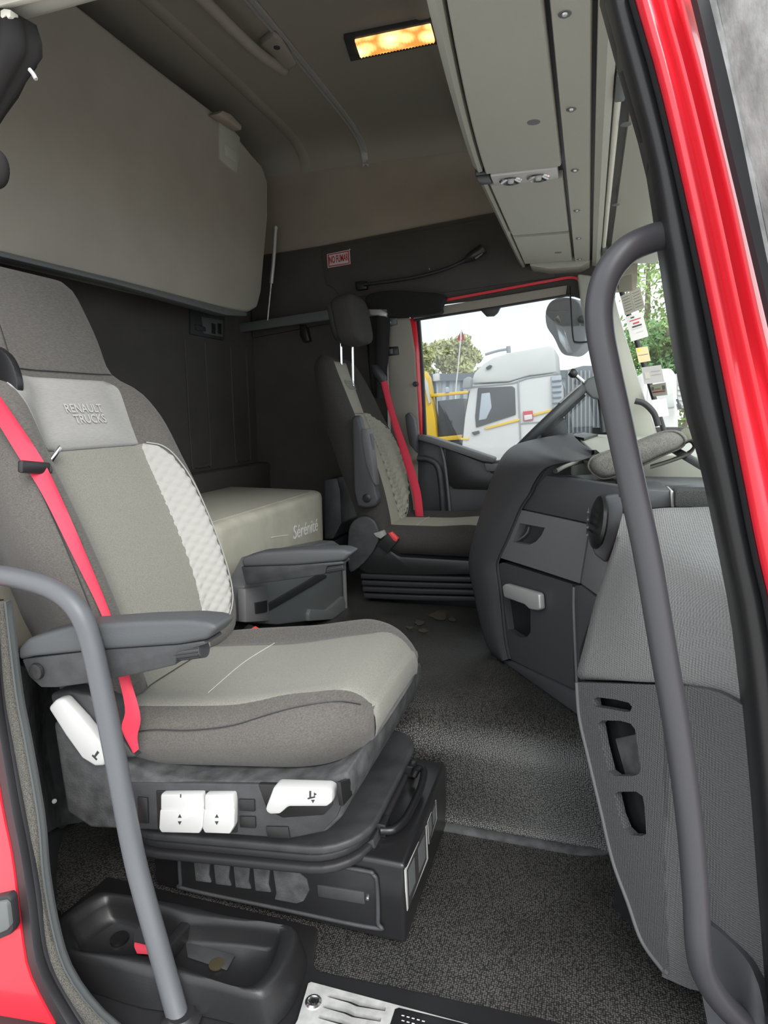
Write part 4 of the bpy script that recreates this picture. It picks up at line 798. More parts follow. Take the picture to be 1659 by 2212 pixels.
cc = tag(ppoly('bunk_catch', [(470, 246), (482, 238), (500, 246), (524, 272), (522, 282), (505, 270)], ('x', -1.55), (-.05, 0, 0), 'headliner', bevel=.008), 'small ceiling catch above the upper bunk latch', 'catch')
gs = thing('gas_strut', 'grey gas strut holding the upper bunk at its far end', 'strut')
tube('cylinder', [U(595, 494, 2.22), U(591, 560, 2.22), U(586, 612, 2.22)], .011, 'metal_alu', gs, n=10)
tube('piston_rod', [U(586, 610, 2.22), U(582, 650, 2.22), U(578, 692, 2.22)], .0045, 'metal_steel', gs, n=8)
lathe('ball_joint', [(0, 0), (.012, 0), (.014, .012), (.008, .02), (0, .022)], U(595, 496, 2.22), (0, .1, 1), 'metal_steel', gs, n=10)
br = thing('bunk_rail', 'grey steel side rail running along the far wall behind the headrest', 'rail')
ppoly('bar', [(507, 700), (600, 686), (715, 668), (835, 668), (835, 680), (716, 690), (600, 706), (509, 719)], 2.24, (0, .03, 0), 'plastic_grey', br, bevel=.004)
ppoly('end_cap', [(797, 668), (822, 668), (836, 676), (834, 684), (800, 680)], 2.235, (0, .04, 0), 'metal_alu', br, bevel=.004)
ppoly('wall_bracket', [(497, 664), (509, 668), (509, 736), (500, 734)], 2.22, (0, .06, 0), 'metal_alu', br, bevel=.003)
for y in (712, 728): lathe('bolt', [(0, 0), (.006, 0), (.005, .004), (0, .004)], U(504, y, 2.219), (0, -1, 0), 'metal_steel', br, n=8)
sp = thing('socket_panel', 'dark control socket panel on the rear wall below the upper bunk', 'panel')
xpl('plate', [(412, 664), (487, 682), (485, 736), (412, 722)], -1.86, -.012, 'plastic_dark', sp, .004)
xpl('screen', [(436, 684), (482, 692), (482, 728), (440, 720)], -1.857, -.008, 'plastic_grey', sp, .002)
for x in (458, 471): xpl('key', [(x, 698), (x + 8, 700), (x + 8, 722), (x, 720)], -1.854, -.006, 'plastic_black', sp, .001)
xpl('hook', [(424, 700), (444, 706), (446, 716), (426, 714)], -1.85, -.015, 'plastic_dark', sp, .004)
hk = tag(ppoly('coat_hook', [(646, 700), (660, 702), (664, 720), (668, 736), (656, 740), (648, 726)], 2.34, (0, .045, 0), 'plastic_black', bevel=.005), 'small black coat hook on the far dark wall', 'hook')
swt = tag(ppoly('wall_switch', [(835, 750), (859, 748), (861, 766), (837, 769)], 2.318, (0, .02, 0), 'plastic_black', bevel=.003), 'small black switch on the far door pillar', 'switch')
ppoly('rocker', [(840, 754), (848, 753), (848, 764), (841, 765)], 2.315, (0, .01, 0), 'plastic_grey', swt, bevel=.001)
lk = tag(ppoly('curtain_catch', [(836, 688), (855, 684), (857, 700), (838, 705)], 2.31, (0, .03, 0), 'plastic_grey', bevel=.004), 'grey catch at the top of the far door pillar', 'catch')
lathe('pin', [(0, 0), (.008, 0), (.008, .004), (0, .005)], U(842, 697, 2.309), (0, -1, 0), 'metal_steel', lk, n=8)
# NO FUMAR sign
sg = thing('no_smoking_sign', 'small red and white NO FUMAR sign on the far dark panel', 'sign')
sq = [(706, 549), (755, 539), (757, 570), (708, 579)]
ppoly('plate', sq, 2.3495, (0, .002, 0), 'print_white', sg, bevel=0)
def inset(q, a): cx, cy = sum(p[0] for p in q) / 4, sum(p[1] for p in q) / 4; return [(cx + (x - cx) * a[0], cy + (y - cy) * a[1]) for x, y in q]
hole_prism('red_frame', [U(x, y, 2.3488) for x, y in inset(sq, (.93, .90))], [[U(x, y, 2.3488) for x, y in inset(sq, (.84, .76))]], (0, .001, 0), 'print_red', sg)
a_, b_ = U(706, 564, 2.3485), U(757, 554.5, 2.3485); t_ = text('lettering', 'NO FUMAR', .05, frame((a_ + b_) / 2, b_ - a_, (0, 0, 1)), 'print_red', sg, sx=.43, bold=.0012)
# gooseneck reading lamp
rl_ = thing('reading_lamp', 'black gooseneck reading lamp bent along the far side panel', 'lamp')
ppoly('base', [(766, 608), (790, 606), (792, 624), (768, 627)], 2.32, (0, .035, 0), 'plastic_black', rl_, bevel=.005)
tube('neck', [U(x, y, 2.3) for x, y in [(785, 615), (830, 609), (880, 602), (925, 592), (965, 580), (1005, 562)]], .009, 'rubber', rl_, n=10, res=40)
tube('head', [U(x, y, 2.28) for x, y in [(1000, 565), (1015, 556), (1035, 544), (1044, 536)]], lambda t: .012 + .014 * sstep(0, .5, t), 'plastic_black', rl_, n=12)
ppoly('lens', [(1022, 553), (1041, 541), (1043, 548), (1028, 560)], 2.262, (0, .01, 0), 'plastic_grey', rl_, bevel=.002)
# ceiling: curtain rail, grab handle, lamp
i0 = 8
rail = tag(sweep('curtain_rail', [(-.016, 0), (-.016, .012), (-.006, .012), (-.005, .004), (.005, .004), (.006, .012), (.016, .012), (.016, 0)], [V((-1.16, p.y, p.z - .002)) for p in cp[i0:-1]] + [V((-1.155, 2.352, 2.47))], 'metal_alu', side=(0, 0, -1), smooth_path=False, smooth=False), 'aluminium curtain rail running across the ceiling', 'rail')
ch = thing('grab_handle', 'pale moulded grab handle on the ceiling beside the curtain rail', 'grab handle')
tube('grip', [U(x, y, ('z', z)) for x, y, z in [(405, -30, 2.57), (450, 10, 2.545), (505, 65, 2.53), (555, 112, 2.54), (590, 138, 2.56), (612, 152, 2.59)]], .020, 'headliner_cool', ch, n=12)
ppoly('mount', [(560, 100), (590, 78), (606, 88), (640, 140), (625, 152), (600, 145)], ('z', 2.575), (0, 0, .03), 'headliner_cool', ch, bevel=.008)
lathe('screw_cap', [(0, 0), (.013, 0), (.012, .004), (0, .004)], U(598, 102, ('z', 2.575)), (0, 0, -1), 'plastic_dark', ch, n=12)
def zpl(name, px, z, d, m, par=None, bevel=.004): return ppoly(name, px, ('z', z), (0, 0, d), m, par, bevel)
am = bpy.data.materials.new('amber_glow'); am.use_nodes = True; nt = am.node_tree; bs = nt.nodes['Principled BSDF']; bs.inputs['Base Color'].default_value = (.8, .5, .15, 1)
nz = nt.nodes.new('ShaderNodeTexVoronoi'); nz.inputs['Scale'].default_value = 14; tcn = nt.nodes.new('ShaderNodeTexCoord'); nt.links.new(tcn.outputs['Object'], nz.inputs['Vector'])
rmp = nt.nodes.new('ShaderNodeValToRGB'); rmp.color_ramp.elements[0].position = .1; rmp.color_ramp.elements[0].color = (1, .75, .3, 1); rmp.color_ramp.elements[1].position = .75; rmp.color_ramp.elements[1].color = (.28, .11, .02, 1)
nt.links.new(nz.outputs['Distance'], rmp.inputs[0]); nt.links.new(rmp.outputs[0], bs.inputs['Emission Color']); bs.inputs['Emission Strength'].default_value = 1.3; MATS['amber_glow'] = am
cl = thing('ceiling_lamp', 'lit amber ceiling lamp with ribbed lens', 'lamp')
zpl('frame', [(742, 84), (932, 46), (946, 96), (757, 134)], 2.588, .03, 'plastic_dark', cl, .004)
ln = zpl('lens', [(766, 91), (930, 57), (940, 93), (778, 126)], 2.578, .015, 'amber_glow', cl, .004)
for k in range(24):
    f = (k + .5) / 24; a = U(766 + (930 - 766) * f, 91 + (57 - 91) * f, ('z', 2.577)); b = U(778 + (940 - 778) * f, 126 + (93 - 126) * f, ('z', 2.577)); tube('lens_rib', [a, b], .0016, 'amber_glow', ln, n=4, res=2)
# curtains
cu1 = thing('tied_curtain', 'black tied-back curtain hanging from an ivory clip at the near header', 'curtain')
def folds(name, cx, zs, m, par, n=28):
    """cx: list of (centre Vector, half-width along X, half-depth along Y)"""
    rings = []
    for c, wx_, wy_ in cx: rings.append([c + V((wx_ * math.cos(a) * (1 + .16 * math.sin(5 * a)), wy_ * math.sin(a) * (1 + .2 * math.cos(5 * a)), 0)) for a in [2 * math.pi * k / n for k in range(n)]])
    return loft(name, rings, m, par, auto=80)
folds('cloth', [(U(14, 32, .08), .02, .02), (U(30, 60, .08), .045, .03), (U(32, 100, .08), .055, .035), (U(30, 130, .08), .058, .035), (U(14, 165, .08), .05, .03), (U(0, 200, .08), .04, .03), (U(-12, 240, .08), .022, .02), (U(-25, 280, .08), .012, .012)], None, 'curtain', cu1)
sup('strap_end', U(-8, 365, .08), (.03, .02, .04), (1, 1), 'curtain', cu1)
ppoly('clip', [(0, 22), (8, 18), (22, 20), (22, 36), (16, 40), (12, 32), (6, 40), (0, 36)], .045, (0, .02, 0), 'plastic_ivory', cu1, bevel=.002)
tube('cord_end', [U(64, 150, .05), U(72, 160, .05), U(78, 171, .05)], .004, 'plastic_white', cu1, n=6)
cu2 = tag(folds('side_curtain', [(U(816, y, 2.27), w, .03) for y, w in ((676, .05), (700, .06), (740, .055), (780, .05), (820, .04), (860, .03))], None, 'curtain', None), 'black curtain hanging behind the far headrest', 'curtain')
cu3 = tag(ppoly('bunched_curtain', [(788, 650), (800, 634), (850, 627), (900, 630), (958, 636), (952, 660), (948, 676), (890, 682), (840, 684), (808, 672)], 2.25, (0, .07, 0), 'curtain', bevel=.02, seg=3, smooth_n=30), 'black bunched curtain above the rear corner of the far window', 'curtain')
# lower bunk mattress with stitched name, storage front below it
mt = tag(prism('mattress', [V(p) for p in [(-1.78, .08, .555), (-1.46, .08, .555), (-1.44, .68, .555), (-1.2, .84, .555), (-1.2, 1.74, .555), (-1.215, 1.8, .555), (-1.26, 1.85, .555), (-1.5, 1.88, .555), (-1.78, 1.9, .555)]], (0, 0, .262), 'mattress', bevel=.045, seg=4), 'cream mattress of the lower bunk behind the seats', 'mattress')
prism('quilted_top', [V(p) for p in [(-1.74, .14, .812), (-1.5, .14, .812), (-1.48, .7, .812), (-1.25, .88, .812), (-1.25, 1.7, .812), (-1.275, 1.78, .812), (-1.74, 1.84, .812)]], (0, 0, .009), 'mattress_top', mt, bevel=.003)
tx_ = text('lettering', 'Sérénité', .085, frame(U(661, 1143, ('x', -1.1985)) , (0, 1, -.03), (0, 0, 1)), 'print_bright', mt, sx=.95, shear=.1)
tube('printed_line', [U(586, 1161, ('x', -1.199)), U(622, 1156, ('x', -1.199))], .0015, 'print_bright', mt, n=5, res=2)
so_ = thing('storage_bin', 'grey plastic storage bin with strap and side pocket below the mattress', 'bin')
xpl('front', [(528, 1268), (560, 1205), (640, 1185), (722, 1168), (740, 1180), (744, 1240), (747, 1332), (600, 1350), (528, 1345)], -1.04, -.07, 'plastic_grey', so_, .008)
xpl('strap', [(574, 1308), (690, 1240), (706, 1242), (706, 1248), (580, 1322)], -1.032, -.01, 'rubber', so_, .003)
xpl('pocket', [(668, 1326), (672, 1316), (708, 1318), (742, 1288), (747, 1300), (747, 1336), (668, 1342)], -1.025, -.03, 'plastic_grey', so_, .005)
xpl('hinge_block', [(530, 1272), (578, 1266), (580, 1290), (584, 1342), (532, 1345)], -1.02, -.03, 'plastic_mid', so_, .005)
xpl('hinge_cover', [(552, 1302), (578, 1297), (578, 1322), (554, 1326)], -1.015, -.01, 'plastic_black', so_, .002)
tube('corner_post', [U(741, 1180, ('x', -1.03)), U(744, 1255, ('x', -1.03)), U(747, 1332, ('x', -1.03))], .01, 'plastic_mid', so_, n=8)
box('back_box', (-1.13, .95, .305), (-1.1, 1.5, .55), 'plastic_dark', so_)
db_ = tag(prism('bunk_side_box', [U(x, y, 1.93) for x, y in [(700, 1036), (728, 1032), (735, 1060), (738, 1130), (720, 1165), (700, 1165)]], (0, .4, 0), 'plastic_dark', bevel=.01), 'dark boxed corner beside the mattress end', 'box')
# ---------------------------------------------------------------- storage tray on the sill
ty = thing('storage_tray', 'black moulded storage tray on the sill below the near seat', 'tray')
oc_ = [U(x, y, ('z', .075)) for x, y in [(138, 2030), (150, 2056), (250, 2072), (400, 2104), (530, 2140), (575, 2128), (612, 2080), (632, 2010), (600, 1996), (480, 1976), (370, 1950), (240, 1928), (200, 1934), (150, 1968), (128, 1992)]]
oc_ = cr(oc_, 60, True); ce_ = sum(oc_, V()) / 60
def ringz(k, z, ex=0):
    out = []
    for p in oc_:
        d = p - ce_; L_ = d.length; q = ce_ + d * ((L_ + ex) / L_) * k; out.append(V((q.x, q.y, z)))
    return out
loft('tray_body', [ringz(1, .006, .03), ringz(1, .03, .022), ringz(1, .06, .012), ringz(1, .072, .006), ringz(1, .077, -.006), ringz(1, .072, -.024), ringz(1, .055, -.03), ringz(1, .028, -.04), ringz(1, .018, -.055)], 'plastic_black', ty, auto=80)
xd = U(395, 2000, ('z', .05)); prism('divider', [V((xd.x - .012, -.105, .02)), V((xd.x + .012, -.105, .02)), V((xd.x + .02, .05, .02)), V((xd.x - .005, .05, .02))], (0, 0, .04), 'plastic_black', ty, bevel=.006, seg=3)
lathe('coin', [(0, 0), (.017, 0), (.017, .003), (.012, .004), (0, .004)], U(468, 2084, ('z', .02)), (0, 0, 1), 'brass', ty, n=16)
zpl('floor_plate', [(400, 2036), (508, 2066), (490, 2098), (405, 2070)], .019, .004, 'plastic_dark', ty, .002)
lathe('cup_hole', [(.014, 0), (.02, .0), (.02, .006), (.014, .006)], U(258, 2030, ('z', .02)), (0, 0, 1), 'paint_black', ty, n=16)
sr = tag(ribbon('red_strap', [U(x, y, ('z', z)) for x, y, z in [(322, 1985, .085), (300, 2010, .06), (290, 2040, .04), (296, 2060, .03)]], [U(x, y, ('z', z)) for x, y, z in [(345, 1998, .085), (330, 2020, .06), (318, 2045, .04), (322, 2062, .03)]], 'belt', None, (0, -.5, .8), t=.004), 'short red and black webbing strap lying in the storage tray', 'strap')
ribbon('black_webbing', [U(x, y, ('z', z)) for x, y, z in [(312, 1990, .092), (292, 2012, .068), (289, 2034, .05)]], [U(x, y, ('z', z)) for x, y, z in [(340, 2002, .092), (322, 2022, .068), (314, 2040, .05)]], 'rubber', sr, (0, -.5, .8), t=.004)
# ---------------------------------------------------------------- steel sill plate
pz = ('z', .014)
def slot(dx, dy): return [U(x + dx, y + dy, pz) for x, y in [(710, 2145), (758, 2156), (776, 2164), (834, 2175), (832, 2184), (770, 2174), (752, 2166), (707, 2153)]]
pt = thing('sill_plate', 'brushed steel step plate with wavy slots on the door sill', 'plate')
hole_prism('plate', [U(x, y, pz) for x, y in [(666, 2124), (672, 2121), (990, 2206), (1120, 2240), (1080, 2340), (620, 2245), (643, 2203)]], [slot(0, 0), slot(-10, 23), slot(-20, 46)], (0, 0, -.009), 'metal_steel', pt)
sc_ = lathe('screw', [(0, 0), (.016, 0), (.017, .002), (.012, .004), (.008, .002), (0, .002)], U(677, 2165, pz), (0, 0, 1), 'metal_chrome', pt, n=18)
lathe('screw_socket', [(0, 0), (.006, 0), (.006, .0035), (0, .003)], U(677, 2165, pz), (0, 0, 1), 'paint_black', sc_, n=10)
bd_ = zpl('badge', [(853, 2179), (862, 2176), (990, 2207), (1080, 2232), (1060, 2290), (830, 2250)], .0155, -.003, 'paint_black', pt, .001)
for k in range(10):
    x, y = 868 + (k % 5) * 11, 2192 + (k // 5) * 11 + (k % 5) * 3; zpl('badge_mark', [(x, y), (x + 6, y + 1.5), (x + 5, y + 3.5), (x - 1, y + 2)], .0158, -.001, 'print_white', bd_, 0)
# dirt and stains on the tunnel mat (their own shape)
for cx, cy, w in ((905, 1345, 14), (948, 1330, 24), (915, 1362, 10), (975, 1338, 10), (885, 1356, 8)):
    q = [(cx + w * math.cos(a) * random.uniform(.5, 1.2), cy + w * .5 * math.sin(a) * random.uniform(.5, 1.2)) for a in [2 * math.pi * k / 12 for k in range(12)]]
    P_ = cr([U(x, y, ('z', .314)) for x, y in q], 48, True); raw('dirt_patch', P_, [tuple(range(48))], 'stain', fl)
# ---------------------------------------------------------------- papers on the windscreen
bvW = bvh_of(ws)
def paper(name, q, m, label, cat, marks=()):
    P_ = [on(x, y, bvW, .014, 2.0) for x, y in q]; P_[2] = P_[1] + P_[3] - P_[0]; r = raw(name, P_ + [p - ray(q[0][0], q[0][1]).normalized() * .0015 for p in P_], [(0, 1, 2, 3), (7, 6, 5, 4), (0, 1, 5, 4), (1, 2, 6, 5), (2, 3, 7, 6), (3, 0, 4, 7)], m); tag(r, label, cat)
    for (a0, b0, a1, b1, mm) in marks:
        def at_(a, b): return ((P_[0] * (1 - a) + P_[1] * a) * (1 - b) + (P_[3] * (1 - a) + P_[2] * a) * b) - ray(q[0][0], q[0][1]).normalized() * .003
        raw('printed_mark', [at_(a0, b0), at_(a1, b0), at_(a1, b1), at_(a0, b1)], [(0, 1, 2, 3)], mm, r)
    return r
ls = [(.08 + .5 * c, .12 + .14 * k, .42 + .5 * c, .135 + .14 * k, 'print_dark') for k in range(6) for c in (0, 1)]
paper('form_sheet', [(1340, 640), (1383, 621), (1393, 669), (1350, 682)], 'paper', 'cream two-column form stuck high on the windscreen', 'paper', ls + [(.49, .02, .505, .98, 'print_grey')])
paper('notice_sheet', [(1350, 685), (1387, 673), (1399, 724), (1364, 738)], 'print_white', 'white notice with red print stuck below the form on the windscreen', 'paper', [(.2, .2, .85, .235, 'print_red'), (.35, .32, .7, .38, 'print_red'), (.25, .44, .8, .5, 'print_dark'), (.2, .55, .8, .57, 'print_grey'), (.4, .72, .8, .74, 'print_grey'), (.3, .08, .5, .13, 'print_dark')])
paper('blank_note', [(1336, 599), (1364, 592), (1366, 620), (1336, 632)], 'paper', 'plain beige note at the top of the windscreen papers', 'paper')
paper('permit_sticker', [(1373, 752), (1399, 748), (1401, 777), (1380, 784)], 'paper_tan', 'torn tan sticker in the middle of the windscreen papers', 'sticker', [(.1, .05, .4, .25, 'yellow'), (.1, .5, .9, .53, 'print_dark')])
paper('card_pocket', [(1385, 794), (1428, 788), (1434, 822), (1392, 830)], 'print_white', 'white card in a clear pocket on the windscreen', 'card', [(.1, .3, .35, .7, 'paper'), (.45, .3, .9, .34, 'print_grey'), (.45, .5, .9, .54, 'print_grey')])
paper('picture_sticker', [(1403, 832), (1438, 826), (1442, 851), (1407, 857)], 'paper', 'small sticker with a red stripe above the lowest white card', 'sticker', [(.1, .6, .9, .72, 'print_red'), (.08, .2, .25, .5, 'plastic_grey'), (.75, .2, .92, .55, 'plastic_grey'), (.3, .35, .65, .5, 'paper_tan')])
paper('blank_card', [(1408, 864), (1439, 860), (1444, 900), (1414, 902)], 'print_white', 'white square card lowest on the windscreen', 'card')
rs_ = [on(1482 + 13 * math.cos(a), 940 + 16 * math.sin(a), bvW, .006, 1.2) for a in [2 * math.pi * k / 16 for k in range(16)]]
tag(raw('round_sticker', rs_ + [p - ray(1482, 940).normalized() * .0015 for p in rs_], [tuple(range(16)), tuple(range(31, 15, -1))] + [(k, (k + 1) % 16, 16 + (k + 1) % 16, 16 + k) for k in range(16)], 'paper'), 'round cream sticker low on the windscreen above the pillow strap', 'sticker')
# ================================================================== OUTSIDE: through the far window
dm = thing('door_mirror', 'grey housing of the wing mirror outside the far window', 'mirror')
ppoly('housing', [(1178, 672), (1190, 650), (1215, 642), (1245, 648), (1262, 680), (1266, 730), (1250, 756), (1232, 768), (1212, 762), (1196, 730), (1180, 705)], 2.62, (.05, .12, 0), 'truck_grey', dm, bevel=.02, seg=3, smooth_n=30)
ppoly('mirror_glass', [(1196, 690), (1206, 680), (1222, 720), (1236, 762), (1224, 764), (1206, 735)], 2.61, (0, .02, 0), 'metal_chrome', dm, bevel=.004)
tube('bracket', [U(1255, 690, 2.62), U(1280, 690, 2.55), U(1300, 700, 2.45)], .02, 'truck_dark', dm, n=8)
qf = tag(tube('window_divider', [U(x, y, 2.36) for x, y in [(1231, 618), (1234, 680), (1238, 730), (1246, 739), (1276, 738)]], .004, 'rubber', n=6), 'thin black wire frame hanging at the front of the far window', 'frame')
wt = thing('white_truck', 'white lorry cab with yellow stripe parked beyond the far window', 'truck')
TY = 14.0
def tp(name, px, d, m, par, y=TY, bevel=.02): return ppoly(name, px, y, (0, d, 0), m, par, bevel)
cb = tp('cab_body', [(1016, 832), (1100, 826), (1135, 815), (1196, 806), (1212, 830), (1216, 940), (1216, 1060), (1120, 1070), (992, 1072), (994, 1000), (1004, 900)], 2.4, 'truck_white', wt, bevel=.05)
tp('roof_fairing', [(1018, 828), (1024, 806), (1044, 786), (1066, 772), (1100, 762), (1190, 746), (1198, 752), (1202, 804), (1140, 812), (1100, 824)], 2.3, 'truck_white', wt, TY + .05, .08)
tp('fairing_joint', [(1016, 834), (1110, 825), (1140, 814), (1200, 806), (1200, 809), (1140, 818), (1110, 829), (1018, 838)], .1, 'truck_grey', wt, TY - .02, .005)
tp('windscreen', [(1018, 842), (1010, 900), (1003, 955), (996, 955), (1004, 900), (1012, 845)], 2.2, 'truck_dark', wt, TY + .1, .01)
wd_ = tp('side_window', [(1032, 838), (1106, 834), (1112, 838), (1114, 896), (1028, 924), (1026, 900)], .06, 'truck_dark', wt, TY - .04, .02)
tp('far_glass_view', [(1040, 850), (1058, 848), (1062, 880), (1050, 905), (1034, 908)], .03, 'shed', wd_, TY - .05, .01)
tp('door_frame', [(1118, 824), (1121, 824), (1128, 1000), (1125, 1000)], .05, 'truck_grey', wt, TY - .03, .003)
tp('door_line', [(1126, 914), (1215, 906), (1215, 908), (1126, 916)], .05, 'truck_grey', wt, TY - .03, .003)
for q in ([(1046, 924), (1122, 904), (1122, 909), (1050, 928)], [(1152, 894), (1194, 883), (1194, 888), (1152, 899)], [(995, 946), (1012, 946), (1012, 950), (995, 950)]): tp('yellow_stripe', q, .05, 'yellow', wt, TY - .04, .003)
lb = tp('door_notice', [(1130, 889), (1150, 887), (1152, 907), (1131, 910)], .05, 'print_red', wt, TY - .05, .003)
tp('notice_field', [(1132, 897), (1149, 895), (1150, 905), (1133, 908)], .05, 'print_white', lb, TY - .06, .002)
tp('door_handle', [(1018, 934), (1034, 930), (1036, 936), (1024, 941)], .08, 'truck_dark', wt, TY - .06, .01)
tp('roof_window', [(1049, 794), (1058, 788), (1063, 790), (1060, 796), (1052, 799)], .05, 'truck_dark', wt, TY - .0, .01)
hn = tube('air_horn', [U(1048, 766, TY + .6), U(1075, 758, TY + .6), U(1098, 754, TY + .6)], .03, 'truck_grey', wt, n=8); tube('horn_bell', [U(1098, 748, TY + .6), U(1099, 762, TY + .6)], .05, 'truck_grey', hn, n=8, res=3)
tp('mirror', [(1000, 820), (1012, 812), (1018, 818), (1016, 838), (998, 840)], .3, 'truck_grey', wt, TY - .3, .04)
tp('side_deflector', [(1190, 812), (1212, 810), (1218, 922), (1200, 926)], .2, 'shed', wt, TY - .06, .02)
for k in range(8): tp('deflector_slat', [(1192, 822 + k * 12), (1213, 820 + k * 12), (1213, 823 + k * 12), (1192, 825 + k * 12)], .05, 'shed_dark', wt, TY - .1, .004)
for x in (1040, 1200): lathe('wheel', [(.0, .3), (.3, .3), (.5, .28), (.52, .15), (.5, 0), (.28, 0), (.24, .06), (0, .06)], V((U(x, 1000, TY).x, TY - .02, -.98)), (0, 1, 0), 'truck_dark', wt, n=24)
# lorry body behind and grey corrugated trailer
tl_ = thing('grey_trailer', 'grey corrugated trailer side behind the white lorry cab', 'trailer')
tp('side_wall', [(1222, 800), (1260, 790), (1330, 790), (1330, 1010), (1226, 1010)], 2.2, 'shed_dark', tl_, 15.5, .02)
for k in range(12): tp('corrugation', [(1226 + k * 9, 800), (1230 + k * 9, 800), (1231 + k * 9, 1008), (1227 + k * 9, 1008)], .05, 'truck_grey', tl_, 15.46, .01)
for k in range(2): lathe('wheel', [(.0, .3), (.3, .3), (.5, .28), (.52, .15), (.5, 0), (.28, 0), (.24, .06), (0, .06)], V((.2 + k * 1.1, 15.5, -.98)), (0, 1, 0), 'truck_dark', tl_, n=20)
# yellow crane lorry
ct = thing('crane_truck', 'yellow crane lorry beyond the rear corner of the far window', 'truck')
CY = 17.0
tp('boom_post', [(906, 800), (914, 800), (924, 815), (932, 860), (940, 905), (944, 952), (918, 952), (914, 880)], .5, 'yellow', ct, CY, .04)
tp('jib', [(928, 851), (1010, 844), (1012, 850), (930, 858)], .25, 'yellow', ct, CY, .02)
tp('ram', [(918, 815), (924, 830), (930, 870), (926, 872), (916, 830)], .1, 'truck_white', ct, CY - .1, .01)
tp('cab_glass', [(945, 866), (1000, 860), (1006, 925), (1000, 942), (948, 944)], .9, 'truck_dark', ct, CY + .1, .03)
tp('bumper', [(940, 945), (1000, 939), (1000, 949), (942, 954)], .4, 'yellow', ct, CY - .1, .02)
tp('chassis', [(915, 954), (1000, 952), (1000, 985), (915, 985)], 1.5, 'truck_dark', ct, CY, .02)
lathe('beacon', [(0, 0), (.06, 0), (.06, .1), (.03, .14), (0, .14)], U(966, 847, CY), (0, 0, 1), 'shed', ct, n=10)
for k in range(2): lathe('wheel', [(.0, .3), (.3, .3), (.5, .28), (.52, .15), (.5, 0), (.28, 0), (.24, .06), (0, .06)], V((U(925 + 60 * k, 960, CY).x, CY - .02, -.98)), (0, 1, 0), 'truck_dark', ct, n=20)
# shed, flag, floodlight, trees
sd = thing('shed', 'long blue-grey metal shed behind the yellow crane', 'building')
z1 = U(960, 810, 26.0).z
box('wall', (-16, 26, -1.5), (-.5, 34, z1), 'shed', sd, bevel=0)
box('roof_edge', (-16.2, 25.8, z1 - .25), (-.3, 34.2, z1 + .05), 'shed_dark', sd, bevel=0)
for k in range(28): box('cladding_rib', (-9 + k * .3, 25.94, -1.5), (-8.9 + k * .3, 26.01, z1 - .25), 'shed_dark' if k % 2 else 'truck_grey', sd, bevel=0)
fg = thing('flag', 'red and white flag on a thin pole above the shed', 'flag')
tube('pole', [V((U(984, 862, 22).x, 22, -1.5)), U(984, 862, 22), U(990, 790, 22), U(997, 712, 22)], .025, 'print_white', fg, n=6)
pgrid('cloth', [[(997, 713, 22), (1001, 722, 22.1), (1003, 732, 22)], [(993, 720, 22), (997, 728, 22.15), (1000, 736, 22)], [(987, 732, 22), (991, 736, 22.1), (996, 737, 22)]], 'print_red', fg, nu=6, nv=6, thick=(0, .02, 0))
tube('white_cross', [U(995, 716, 21.98), U(996, 734, 21.98)], .03, 'print_white', fg, n=4, res=2)
fd = thing('floodlight_mast', 'small white floodlight mast behind the yellow crane', 'mast')
tube('mast', [U(938, 800, 20), U(941, 870, 20), V((U(942, 960, 20).x, 20, -1.5))], .04, 'truck_dark', fd, n=6)
ppoly('lamp_box', [(934, 808), (947, 806), (948, 822), (936, 824)], 19.9, (0, .2, 0), 'truck_white', fd, bevel=.02)
def tree(px, py, Y, rx, rz, leaf, label, n=2600, lsz=.16, lumps=9):
    c = U(px, py, Y); t = thing('tree', label, 'tree', group='trees around the yard')
    tube('trunk', [V((c.x, c.y, -1.5)), V((c.x + .1, c.y, c.z - rz * .4)), V((c.x, c.y, c.z + rz * .5))], lambda q: .22 * (1 - .8 * q), 'bark', t, n=8)
    cen = [(c + V((random.uniform(-.6, .6) * rx, random.uniform(-.5, .5) * rx, random.uniform(-.75, .65) * rz)), random.uniform(.35, .6)) for _ in range(lumps)]
    vs, fs = [], []
    for i in range(n):
        q, s = random.choice(cen); d = V((random.gauss(0, 1), random.gauss(0, 1), random.gauss(0, 1))).normalized() * random.uniform(.5, 1.05) * s
        p = q + V((d.x * rx, d.y * rx, d.z * rz * .8)); a = V((random.gauss(0, 1), random.gauss(0, 1), random.gauss(0, 1))).normalized(); b = a.orthogonal().normalized(); k = len(vs); L_ = lsz * random.uniform(.6, 1.4)
        vs += [p + a * L_, p + b * L_ * .5, p - a * L_, p - b * L_ * .5]; fs.append((k, k + 1, k + 2, k + 3))
    me = bpy.data.meshes.new('foliage'); me.from_pydata(vs, [], fs); f = link('foliage', me, leaf, t); f['kind'] = 'stuff'
    return t
tree(925, 792, 40, 1.3, 1.6, 'leaf_a', 'pale yellow-green tree behind the shed, leftmost through the far window')
tree(978, 786, 42, 1.6, 2.0, 'leaf_a', 'tall pale yellow-green tree behind the flag pole')
tree(1016, 800, 44, 1.2, 1.5, 'leaf_a', 'pale tree just left of the white lorry roof')
tree(1395, 640, 26, 2.0, 4.0, 'leaf_b', 'tall thin-leaved tree behind the windscreen papers', 2600, .11, 12)
tree(1450, 650, 24, 2.0, 4.5, 'leaf_b', 'tall green tree seen beside the black windscreen post', 4000, .11, 14)
tree(1440, 760, 22, 1.6, 1.4, 'leaf_c', 'dark green bush tree low behind the windscreen', 4000, .1, 10)
tree(1490, 770, 23, 1.6, 1.6, 'leaf_b', 'bright green low tree at the edge of the windscreen', 3500, .1, 10)
